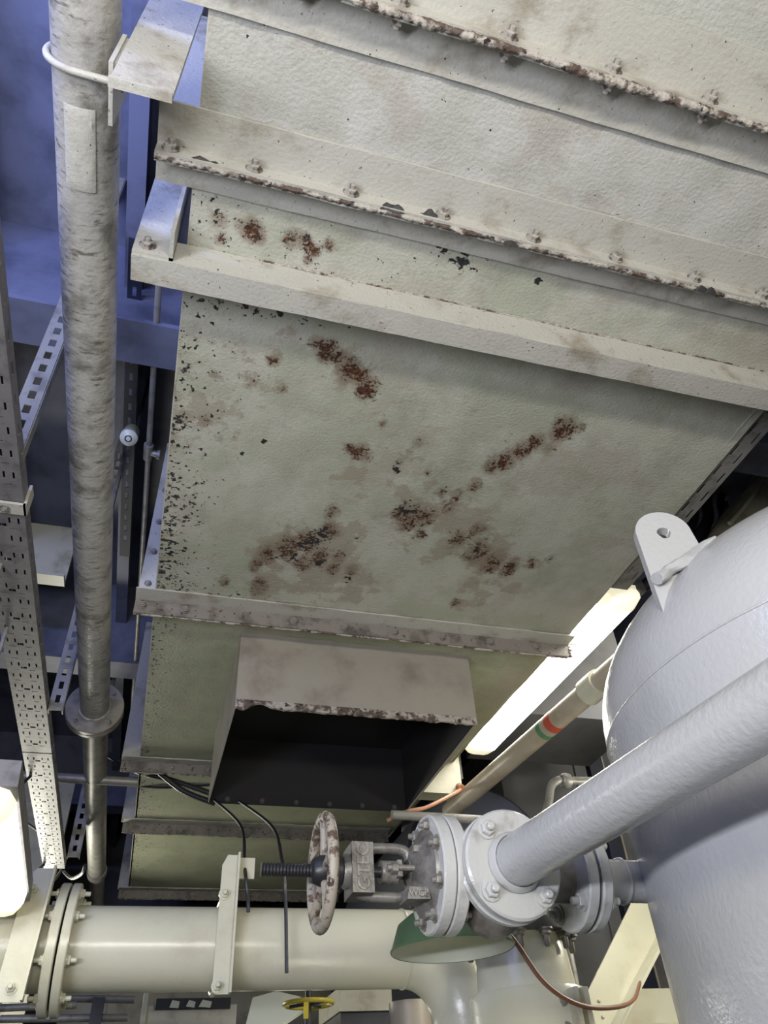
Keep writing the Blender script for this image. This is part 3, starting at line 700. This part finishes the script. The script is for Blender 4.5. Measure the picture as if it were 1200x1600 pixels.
# ================================================================== LARGE HORIZONTAL PIPE WITH ELBOW
BY, BZ, BR = 2.59, .515, .110
bp = thing('cooling_water_pipe', (.3, BY, BZ-BR), 'wide cream horizontal pipe with an elbow turning down', 'pipe')
MB().cyl((-.205, BY, BZ), (.818, BY, BZ), BR, 72).build('pipe_body', 'cream', bp)
MB().cyl((-2.8, BY, BZ), (-.235, BY, BZ), BR, 72).build('pipe_body', 'cream', bp)
b = MB(); b.tube([(.818+.20*math.sin(PI/2*i/20), BY, BZ-.20+.20*math.cos(PI/2*i/20)) for i in range(21)]+[(1.018, BY, -1.58)], BR, 64); b.build('elbow', 'cream', bp)
MB().torus((.818, BY, BZ), (1, 0, 0), BR, .0035, 72, 8).build('weld_seam', 'cream', bp)
for x0, x1, nm in ((-.232, -.206, 1), (-.200, -.176, 2)):
    f = disc(x0, x1, .168, BY, BZ, .09, 72).build('pipe_flange', 'cream', bp)
    for i in range(8):
        a = PI/8+PI/4*i; c, s = .141*math.cos(a), .141*math.sin(a)
        if nm == 2: bolt('cream', (x1, BY+c, BZ+s), (1, 0, 0), f)
        else: bolt('cream', (x0, BY+c, BZ+s), (-1, 0, 0), f, 'nut')
disc(-.206, -.200, .15, BY, BZ, .1).build('gasket', 'black', bp)

# angle iron clamps in front of it
def clamp(x, y, w, z0, z1, label, tilt=0, pl=True):
    t = thing('pipe_clamp', (x, y, z0), label, 'clamp')
    b = MB()
    b.hexa([(x-w/2-tilt, y-.004, z0+.006), (x-w/2-tilt+.01, y-.004, z0), (x+w/2-tilt, y-.004, z0), (x+w/2, y-.004, z1), (x-w*.2, y-.004, z1), (x-w/2, y-.004, z1-.03)],
           [(x-w/2-tilt, y+.003, z0+.006), (x-w/2-tilt+.01, y+.003, z0), (x+w/2-tilt, y+.003, z0), (x+w/2, y+.003, z1), (x-w*.2, y+.003, z1), (x-w/2, y+.003, z1-.03)])
    b.build('angle_iron', 'cream', t)
    b = MB(); b.hexa([(x+w/2-tilt-.006, y-.036, z0), (x+w/2-tilt, y-.036, z0), (x+w/2-tilt, y, z0), (x+w/2-tilt-.006, y, z0)], [(x+w/2-.006, y-.036, z1), (x+w/2, y-.036, z1), (x+w/2, y, z1), (x+w/2-.006, y, z1)]); b.build('angle_iron', 'cream', t)
    zc = BZ; ub = [(x-.012, y-.02, BZ-BR-.01)]
    ub = [(x-.012, y-.016, BZ+BR+.008), (x-.012, BY, BZ+BR+.008)]+[(x-.012, BY+(BR+.008)*math.sin(PI*i/14), BZ+(BR+.008)*math.cos(PI*i/14)) for i in range(1, 15)]+[(x-.012, y-.016, BZ-BR-.008)]
    MB().tube(ub, .007, 8).build('u_bolt', 'cream', t)
    for s in (-1, 1): bolt('cream', (x-.012, y-.004, BZ+s*(BR+.008)), (0, -1, 0), t, 'nut')
    if pl: MB().box(x+.01, x+.075, y+.004, y+.012, BZ+BR+.055, BZ+BR+.115).build('gusset_plate', 'cream_old', t)
    return t
clamp(.246, 2.468, .05, .378, .745, 'cream angle-iron clamp bolted upright across the middle of the wide pipe')
clamp(-.285, 2.455, .075, .365, .69, 'white angle-iron clamp left of the wide pipe flanges, behind the lower-left light', .012, False)

# ================================================================== VERTICAL CAST PIPE BELOW THE VALVE
vp = thing('standpipe', (1.073, 2.28, -1.6), 'thick cream vertical standpipe with bolted top flange, beneath the grey valve', 'pipe')
X0, Y0 = 1.085, 2.28
b = MB(); b.rev((X0, Y0, -1.6), (0, 0, 1), [(0, .165), (1.928, .165), (1.94, .160), (1.94, .140), (2.035, .132), (2.065, .126), (2.08, .126)], 64); b.build('pipe_body', 'cream', vp)
f = MB().rev((X0, Y0, .475), (0, 0, 1), [(0, .11), (0, .168), (.02, .17), (.028, .168), (.028, .11)], 64, False).build('pipe_flange', 'dark', vp)
for i in range(12):
    a = PI*2*i/12+.1; bolt('big', (X0+.148*math.cos(a), Y0+.148*math.sin(a), .475), (0, 0, -1), f)
MB().rev((X0, Y0, .504), (0, 0, 1), [(0, .10), (0, .168), (.024, .166), (.05, .12), (.055, 0)], 48, False).build('pipe_flange', 'cream', vp)
b = MB(); b.box(X0+.04, X0+.052, Y0-.205, Y0-.15, -.2, .325); b.box(X0+.085, X0+.10, Y0-.17, Y0-.13, -.2, .33); st_ = b.build('strap', 'cream_old', vp)
for i in range(4): bolt('steel', (X0+.022, Y0-.162, .30-.06*i), (-.1, -1, 0), st_)

# ================================================================== BRACE AND BEAM ON THE RIGHT
br = thing('diagonal_brace', (1.7, 3.0, .35), 'cream diagonal steel brace left of the tank', 'brace')
p = [aty(x, y, 3.0) for x, y in ((1002, 1380), (918, 1550), (952, 1600), (1035, 1450))]
p[1] = p[1]; low = (p[1]-p[0]).normalized()*.9
b = MB(); b.hexa([p[0], p[1]+low*.25, p[2]+low*.25+Vector((-.0, 0, 0)), p[3]], [v+Vector((0, .008, 0)) for v in (p[0], p[1]+low*.25, p[2]+low*.25, p[3])]); b.build('web', 'cream', br)
e0, e1 = p[3], p[2]+low*.25
b = MB(); b.beam(e0+Vector((0, -.03, 0)), e1+Vector((0, -.03, 0)), .012, .10, (0, 1, 0)); b.build('brace_flange', 'cream', br)
bm = thing('horizontal_beam', (1.9, 3.06, .33), 'cream horizontal steel beam under the diagonal brace', 'beam')
b = MB(); b.box(1.45, 2.9, 3.02, 3.03, .345, .462); b.box(1.45, 2.9, 2.98, 3.03, .335, .345); o = b.build('beam_web', 'cream', bm)
for x, y in ((932, 1565), (938, 1590)): bolt('cream', aty(x, y, 3.02), (0, -1, 0), bm)
# ================================================================== CABLE TRAY ON THE LEFT WITH HANGERS
ct = thing('cable_tray', (-.485, 2.5, 1.30), 'perforated grey cable tray running along the left edge, below the overhead pipe', 'tray')
def tray_piece(y0, y1, dx, nm):
    holes = []
    y = .04
    i = 0
    while y+.09 < (y1-y0):
        for u in (.012, .034, .066, .088): holes.append((u, u+.005, y, y+.024))
        holes.append((.018, .036, y+.045, y+.049)); holes.append((.066, .084, y+.045, y+.049))
        if i % 2 == 0: holes.append((.042, .060, y+.026, y+.040))
        y += .075; i += 1
    b = MB(); b.perf((-.535+dx, y0, 1.30), (1, 0, 0), (0, 1, 0), .105, y1-y0, holes, .002); o = b.build(nm, 'tray', ct, 0)
    sl = [(.03+.09*k, .065+.09*k, .018, .024) for k in range(int((y1-y0-.06)/.09))]
    b = MB(); b.perf((-.430+dx, y0, 1.30), (0, 1, 0), (0, 0, 1), y1-y0, .045, sl, .002); b.perf((-.537+dx, y0, 1.30), (0, 1, 0), (0, 0, 1), y1-y0, .045, sl, .002); b.build('tray_side', 'tray', ct, 0)
tray_piece(.75, 1.585, .002, 'tray_bottom'); tray_piece(1.60, 3.10, 0, 'tray_bottom'); tray_piece(3.11, 4.62, 0, 'tray_bottom')
b = MB(); b.box(-.56, -.42, 1.572, 1.612, 1.290, 1.297); b.box(-.426, -.419, 1.572, 1.612, 1.290, 1.36); b.bevel(.002, 1); o = b.build('joint_bracket', 'frame', ct)
o['label'] = 'cream joint bracket'
bolt('small', (-.47, 1.592, 1.290), (0, 0, -1), o)
b = MB()
for i in range(5): b.tube(spline([(-.52+.018*i, .8, 1.312), (-.515+.016*i, 2.2, 1.311), (-.52+.017*i, 3.3, 1.313), (-.515+.017*i, 4.6, 1.311)], 6), .007, 6)
b.build('cables', 'black', ct)
def slotted(name, x, y, z0, z1, w, label, face=-1):
    t = thing(name, (x, y, z0), label, 'hanger', 'slotted hangers of the cable tray')
    sl = [(.012, w-.012, .03+.05*k, .055+.05*k) for k in range(int((z1-z0-.08)/.05))]
    sl = [(w*.32, w*.68, .03+.055*k, .06+.055*k) for k in range(int((z1-z0-.08)/.055))]
    b = MB(); b.perf((x-w/2, y, z0), (1, 0, 0), (0, 0, 1), w, z1-z0, sl, .003); b.box(x-w/2-.003, x-w/2, y, y+.03, z0, z1); b.box(x+w/2, x+w/2+.003, y, y+.03, z0, z1)
    b.build('channel', 'galv', t, 0); return t
slotted('tray_hanger', -.452, 1.42, 1.32, 2.75, .05, 'slotted vertical steel hanger above the near end of the cable tray')
slotted('tray_hanger', -.40, 2.72, 1.30, 2.75, .045, 'slotted vertical hanger between the cable tray and overhead pipe, above the pipe flange')
slotted('tray_hanger', -.375, 4.35, 1.28, 2.75, .055, 'slotted vertical hanger farthest down the cable tray, below the pipe flange')
# wires that spill out of the far end of the tray
for i, (pts, r) in enumerate((
   (((100, 1362, 4.5), (112, 1372, 4.3), (128, 1365, 4.0), (133, 1352, 3.9)), .008), (((95, 1360, 4.5), (85, 1375, 4.2), (60, 1395, 3.9), (50, 1394, 3.6)), .007),
   (((70, 1350, 4.6), (55, 1365, 4.3), (48, 1385, 4.0)), .007), (((62, 1300, 4.3), (40, 1285, 4.0), (20, 1280, 3.8)), .006), (((75, 1180, 3.5), (60, 1200, 3.4), (35, 1225, 3.3)), .006))):
    tag(MB().tube(spline([aty(*q) for q in pts], 8), r, 8).build('loose_cable', 'black'), 'loose black cable trailing from the far end of the cable tray', 'cable', 'loose cables off the tray end')

# ================================================================== SMALLER PIPES, CABLES AND BACKGROUND THINGS
b = MB(); q0 = aty(0, 1207, 3.75); q1 = aty(215, 1222, 3.75)
cp = MB().cyl((-2.6, 3.75, q0.z), (q1.x, 3.75, q1.z), .022, 20).build('cross_pipe', 'galv'); tag(cp, 'thin galvanised pipe crossing behind the cable tray and left pipe', 'pipe')
tp = thing('thin_pipe', (-.23, 2, 2.2), 'thin grey pipe with a small valve in the gap left of the rusty duct', 'pipe')
b = MB().tube([(-.232, .6, 2.2), (-.229, 1.6, 2.2), (-.226, 2.6, 2.2), (-.224, 4.5, 2.2)], .011, 12).build('pipe_body', 'galv', tp)
b = MB(); b.cyl((-.228, 2.20, 2.2), (-.228, 2.28, 2.2), .019, 16); b.cyl((-.228, 2.24, 2.2), (-.19, 2.24, 2.19), .013, 12); b.rev((-.192, 2.24, 2.19), (1, 0, 0), [(0, .02), (.01, .02)], 14); b.build('valve_body', 'galv', tp)
sp_ = thing('round_fitting', (-.315, 2.25, 2.26), 'small round off-white deckhead fitting left of the thin grey pipe', 'fitting')
b = MB(); b.rev((-.315, 2.25, 2.27), (0, -.5, -1), [(-.10, .03), (-.02, .036), (0, .035), (.012, .02), (.014, 0)], 28); b.build('cover', 'white', sp_)
MB().torus((-.315, 2.2455, 2.261), (0, -.5, -1), .012, .004, 20, 8).build('grille', 'black', sp_)
MB().cyl((-.296, 2.29, 2.33), (-.296, 2.29, 2.75), .008, 10).build('stem', 'navy', sp_)
sr = thing('slotted_rail', (-.30, 2.4, 2.36), 'dark slotted rail high in the gap between left pipe and rusty duct', 'rail')
b = MB(); b.perf((-.36, 1.45, 2.42), (1, 0, 0), (0, 1, 0), .05, 1.8, [(.018, .032, .03+.08*k, .07+.08*k) for k in range(21)], .003); b.build('rail_plate', 'navy', sr, 0)
MB().beam((-.335, 1.6, 2.42), (-.335, 1.6, 2.75), .02, .02).build('rail_post', 'galv', sr); MB().beam((-.335, 3.1, 2.42), (-.335, 3.1, 2.75), .02, .02).build('rail_post', 'galv', sr)
# cables crossing under the far duct
for i, L in enumerate((((170, 1180, 3.85), (215, 1205, 3.80), (270, 1220, 3.75), (330, 1240, 3.7)), ((190, 1222, 3.95), (250, 1228, 3.9), (330, 1224, 3.85)), ((205, 1180, 3.75), (240, 1200, 3.72), (285, 1235, 3.7), (335, 1255, 3.66)))):
    tag(MB().tube(spline([aty(*q) for q in L], 8), .014, 10).build('crossing_cable', 'black'), 'black cable crossing under the duct behind the open hood', 'cable', 'cables crossing behind the hood')
# two cables that hang over the wide pipe
tag(MB().tube(spline([(.235, 3.27, 1.21), aty(376, 1290, 2.9), aty(382, 1350, 2.5), aty(387, 1400, 2.45), aty(388, 1425, 2.44)], 8), .0055, 8).build('hanging_cable', 'black'), 'short frayed black cable hanging from the hood, left one of two', 'cable')
tag(MB().tube(spline([(.34, 3.27, 1.21), aty(424, 1290, 2.8), aty(440, 1340, 2.46), aty(446, 1400, 2.44), aty(448, 1520, 2.42)], 8), .0055, 8).build('hanging_cable', 'black'), 'longer black cable hanging down over the wide cream pipe', 'cable')
# slotted angle right of the duct
sa_ = thing('slotted_angle', (1.52, 1.6, 1.52), 'grey slotted angle along the right edge of the rusty duct', 'rail')
hs = []
for k in range(10): hs += [(.012, .020, .02+.085*k, .065+.085*k), (.046, .054, .05+.085*k, .095+.085*k)]
b = MB(); b.perf((1.462, .95, 1.512), (1, 0, 0), (0, 1, 0), .066, .92, hs, .003); b.box(1.459, 1.462, .95, 1.87, 1.512, 1.57); b.build('angle_plate', 'galv', sa_, 0)
for y in (1.1, 1.7): MB().box(1.48, 1.51, y-.003, y+.003, 1.515, 2.75).build('hanger_strap', 'galv', sa_)
# cables and pipe elbow top right
for i, (dx, r) in enumerate(((0, .03), (.075, .022), (-.07, .022))):
    L = [(1130+dx*500, 730, 2.5), (1105+dx*300, 775, 2.45), (1105+dx*300, 815, 2.4), (1070+dx*200, 860, 2.4), (1020, 905, 2.5), (975, 940, 2.7)]
    tag(MB().tube(spline([aty(x, y, Y) for x, y, Y in L], 8), r, 10).build('cable_bundle', 'navy'), 'dark blue cable bundle behind the tank lifting lug', 'cable', 'dark cables behind the lug')
b = MB(); cpt = aty(1100, 655, 2.3); rr_ = []
el = [Vector((2.75, 2.0, 1.95)), Vector((2.68, 2.15, 1.95)), Vector((2.60, 2.28, 1.92)), Vector((2.47, 2.36, 1.85)), Vector((2.40, 2.38, 1.7)), Vector((2.38, 2.38, 1.2))]
pe = thing('lagged_elbow', (2.4, 2.38, 1.2), 'cream lagged pipe elbow at the right edge above the tank', 'pipe')
ce = [aty(1215, 690, 2.25), aty(1196, 765, 2.25), aty(1150, 820, 2.3), aty(1120, 880, 2.3), aty(1110, 960, 2.3)]
MB().tube(spline(ce, 8), .085, 28).build('pipe_body', 'cream_old', pe)
MB().tube(spline([aty(1200, 725, 2.16), aty(1175, 775, 2.16), aty(1140, 818, 2.2)], 8), .012, 10).build('lagging_band', 'cream', pe)
rodp = aty(1140, 790, 2.2); tag(MB().cyl(aty(1133, 785, 2.32), aty(1153, 835, 2.3), .012, 10).build('hanger_rod', 'navy'), 'dark rod beside the lagged elbow above the tank', 'rod')
gpn = thing('sheet_metal_casing', (2.0, 3.3, 1.6), 'grey sheet-metal casing behind the cable bundle, upper right', 'casing')
MB().box(1.70, 2.5, 3.3, 3.9, 1.75, 2.75).bevel(.02, 2).build('casing_body', 'panel', gpn)
# striped pipe below the light
sp2 = thing('banded_pipe', (1.5, 2.5, 1.3), 'cream pipe with red and green marker bands under the right-hand light', 'pipe')
d0, d1 = Vector((1.575, 1.95, 1.33)), Vector((1.44, 3.6, 1.33)); dd = (d1-d0).normalized()
MB().cyl(d0-dd*.2, d1+dd*.0, .043, 28).build('pipe_body', 'tan', sp2)
ya_ = atz(852, 1132, 1.33).y; t0 = (ya_-d0.y)/dd.y
MB().cyl(d0+dd*(t0-.06), d0+dd*(t0-.015), .0438, 28).build('red_band', 'red', sp2); MB().cyl(d0+dd*(t0+.02), d0+dd*(t0+.05), .0438, 28).build('green_band', 'gband', sp2)
tc = (atz(930, 1075, 1.33).y-d0.y)/dd.y
MB().cyl(d0+dd*(tc-.05), d0+dd*(tc+.04), .053, 28).build('coupling', 'cream', sp2)
for y in (1.8, 3.55):
    c = d0+dd*((y-d0.y)/dd.y); MB().cyl((c.x+.02, c.y, c.z), (c.x+.02, c.y, 2.75), .006, 8).build('hanger_rod', 'galv', sp2)
# dark trunking behind the hood, grey panels behind the valve
dt = thing('exhaust_trunk', (1.75, 4.1, 1.2), 'black round exhaust trunk behind the valve and the light', 'trunk')
b = MB(); b.rev((1.64, 3.72, 1.12), (0, 1, 0), [(0, 0), (0, .38), (.02, .40), (1.4, .40), (1.4, 0)], 72, False); b.build('trunk_body', 'navy', dt)
MB().box(1.2, 2.1, 4.2, 4.8, -1.6, 1.0).build('trunk_leg', 'navy', dt)
gc = thing('grey_cabinet', (2.6, 4.4, -1.6), 'tall grey steel cabinet behind the tank and sloping pipe', 'cabinet')
MB().box(2.17, 3.4, 4.45, 5.2, -1.6, 2.2).bevel(.01, 2).build('cabinet_body', 'panel', gc)
MB().box(2.72, 3.35, 4.43, 4.45, -1.0, 2.15).build('door', 'panel', gc)
MB().box(2.25, 2.62, 4.43, 4.45, -1.0, 1.2).build('door', 'panel', gc)
nv = thing('navy_post', (2.38, 3.9, -1.6), 'dark blue vertical post in front of the grey cabinet', 'post')
a0, a1 = aty(905, 1090, 3.95), aty(918, 1250, 3.95)
MB().box(a0.x-.045, a0.x+.045, 3.95, 4.0, -1.6, 2.75).build('post_body', 'navy', nv)
MB().box(a0.x+.046, a0.x+.056, 3.945, 4.0, -1.6, 2.75).build('edge_trim', 'tan', nv)
# galvanised elbow fitting over the sloping pipe
gf = thing('pipe_elbow', (1.45, 2.6, -1.6), 'small galvanised pipe elbow behind the sloping grey pipe', 'pipe')
e_ = [Vector((aty(858, 1330, 2.6).x, 2.6, -1.6)), Vector((aty(858, 1330, 2.6).x, 2.6, .6)), Vector((aty(858, 1330, 2.6).x, 2.6, .9)), aty(858, 1250, 2.6), aty(862, 1228, 2.6), aty(874, 1219, 2.6), aty(890, 1220, 2.6), aty(1010, 1222, 2.6)]
MB().tube(spline(e_, 6), .016, 14).build('pipe_body', 'galv', gf)
c = aty(884, 1220, 2.6); MB().rev(c-Vector((.02, 0, 0)), (1, 0, 0), [(0, .022), (.008, .028), (.02, .030), (.035, .028), (.04, .02)], 20).build('union_nut', 'galv', gf)
# bright pipe and copper wire between hood and valve
a0 = aty(612, 1273, 2.9); shp = thing('short_pipe', (2.3, 2.9, -1.6), 'pale horizontal pipe behind the valve, right of the hood', 'pipe')
MB().cyl(a0, (2.3, 2.9, a0.z-.02), .018, 20).build('pipe_body', 'galv', shp); MB().box(2.28, 2.32, 2.88, 2.92, -1.6, a0.z).build('pipe_post', 'galv', shp)
jb = thing('junction_box', (1.4, 3.4, 1.37), 'cream junction box at the right-hand corner of the hood', 'box')
p0, p1 = aty(655, 1234, 3.4), aty(716, 1180, 3.4)
MB().box(p0.x, p1.x, 3.4, 3.5, p0.z-.01, p1.z).bevel(.006, 2).build('box_body', 'cream_old', jb)
MB().cyl((p1.x-.02, 3.39, p0.z+.02), (p1.x-.02, 3.36, p0.z+.0), .02, 14).build('cable_gland', 'copper', jb)
tag(MB().tube(spline([(p1.x-.02, 3.37, p0.z), aty(700, 1245, 3.3), aty(665, 1262, 3.25), aty(635, 1268, 3.25), aty(605, 1282, 3.27)], 8), .009, 8).build('copper_wire', 'copper'), 'copper-coloured wire from the junction box to the hood corner', 'cable')
# stuff below the wide pipe
cb = thing('control_cabinet', (.27, 4.0, -1.6), 'cream cabinet with a dark opening below the wide pipe', 'cabinet')
MB().box(.085, .475, 4.0, 4.4, -1.6, .575).bevel(.006, 2).build('cabinet_body', 'cream_old', cb)
MB().box(.12, .445, 3.992, 4.0, .558, .60).build('opening_shade_plate', 'black', cb)  # black plate draws the shade inside the opening
MB().box(.065, .085, 3.97, 4.0, -1.6, .62).build('frame_post', 'cream', cb)
b = MB()
for x, w in ((.20, .022), (.27, .02), (.335, .028)): b.hexa([(x-w, 3.985, .566), (x+w*.8, 3.985, .562), (x+w, 3.985, .585), (x-w*.5, 3.985, .592)], [(x-w, 3.99, .566), (x+w*.8, 3.99, .562), (x+w, 3.99, .585), (x-w*.5, 3.99, .592)])
b.rough(.004, 60).build('label_scrap', 'white', cb)
yv = thing('yellow_valve_wheel', (.64, 3.2, .44), 'yellow-rimmed valve handwheel below the wide pipe', 'handwheel')
MB().torus((.64, 3.2, .457), (0, 0, 1), .088, .008, 48, 10).build('rim', 'yellow', yv)
b = MB()
for i in range(4): a = PI/4+PI/2*i; b.cyl((.64, 3.2, .457), (.64+.086*math.cos(a), 3.2+.086*math.sin(a), .457), .006, 8)
b.build('spoke', 'dark', yv)
MB().cyl((.64, 3.2, -1.6), (.64, 3.2, .52), .012, 12).build('stem', 'dark', yv); MB().box(.605, .622, 3.105, 3.11, .40, .45).build('tag_plate', 'yellow', yv)
wb = thing('white_carton', (.5, 3.6, .5), 'crumpled off-white sheet bundle left of the yellow handwheel', 'bundle')
b = MB(); q = [aty(x, y, 3.6) for x, y in ((385, 1600), (395, 1560), (432, 1548), (470, 1556), (480, 1575), (440, 1600))]
b.hexa(q, [v+Vector((.02, .12, 0)) for v in q]); b.rough(.01, 12).build('bundle_body', 'white', wb); MB().box(q[0].x+.02, q[0].x+.1, 3.62, 3.7, -1.6, q[0].z+.03).build('support_post', 'dark', wb)
eb = thing('equipment_box', (.95, 3.7, -1.6), 'cream topped box with a dark front behind the pipe elbow', 'box')
a0, a1 = aty(532, 1565, 3.7), aty(607, 1565, 3.7)
MB().box(a0.x, a1.x, 3.7, 4.1, -1.6, a0.z-.0).build('box_body', 'dark', eb); MB().box(a0.x-.01, a1.x+.01, 3.68, 4.1, aty(570, 1572, 3.7).z-.02, a0.z+.05).build('lid', 'cream_old', eb)
tnp = MB().cyl((aty(642, 1580, 3.3).x, 3.3, -1.6), (aty(642, 1580, 3.3).x, 3.3, .47), .085, 32).build('tan_pipe', 'tan'); tag(tnp, 'tan vertical pipe inside the bend of the wide cream elbow', 'pipe')
bs = thing('bulkhead_panel', (.2, 6.6, -1.6), 'cream steel bulkhead panel far behind the wide pipe', 'panel')
MB().box(-.45, 1.5, 6.6, 6.65, -1.6, 1.45).build('panel_sheet', 'cream_old', bs)
for x in (-.1, .55, 1.1): MB().box(x-.03, x+.03, 6.57, 6.6, -1.6, 1.45).build('panel_rib', 'cream_old', bs)
bs2 = thing('bulkhead_panel', (-1.6, 5.4, -1.6), 'cream steel bulkhead panel at the far left behind the cable tray', 'panel')
MB().box(-3.1, -.55, 5.4, 5.45, -1.6, 2.1).build('panel_sheet', 'cream_old', bs2)
for x in (-2.4, -1.6, -.95): MB().box(x-.03, x+.03, 5.37, 5.4, -1.6, 2.1).build('panel_rib', 'cream_old', bs2)
cbm = thing('cream_girder', (-.8, 3.4, 2.2), 'cream girder crossing behind the cable tray and left pipe', 'beam')
a0, a1 = aty(60, 818, 3.4), aty(60, 905, 3.4)
xe = aty(118, 850, 3.4).x; MB().box(-2.9, xe, 3.4, 3.42, a1.z, a0.z).build('girder_web', 'cream_old', cbm); MB().box(-2.9, xe, 3.33, 3.42, a1.z-.015, a1.z).build('girder_flange', 'cream_old', cbm)
cgp = thing('clutter_rack', (-.4, 3.2, -1.6), 'grey pipework rack at the lower left below the wide pipe', 'rack')
for i, (x0, y0, x1, y1) in enumerate(((0, 1575, 120, 1570), (0, 1592, 200, 1590), (100, 1560, 210, 1562))):
    MB().cyl(aty(x0, y0, 3.2), aty(x1, y1, 3.2), .012, 10).build('rack_pipe', 'galv', cgp)
MB().box(-.75, -.70, 3.18, 3.22, -1.6, .52).build('rack_post', 'galv', cgp); q = aty(155, 1560, 3.2); MB().box(q.x-.02, q.x+.02, 3.18, 3.22, -1.6, q.z).build('rack_post', 'dark', cgp)
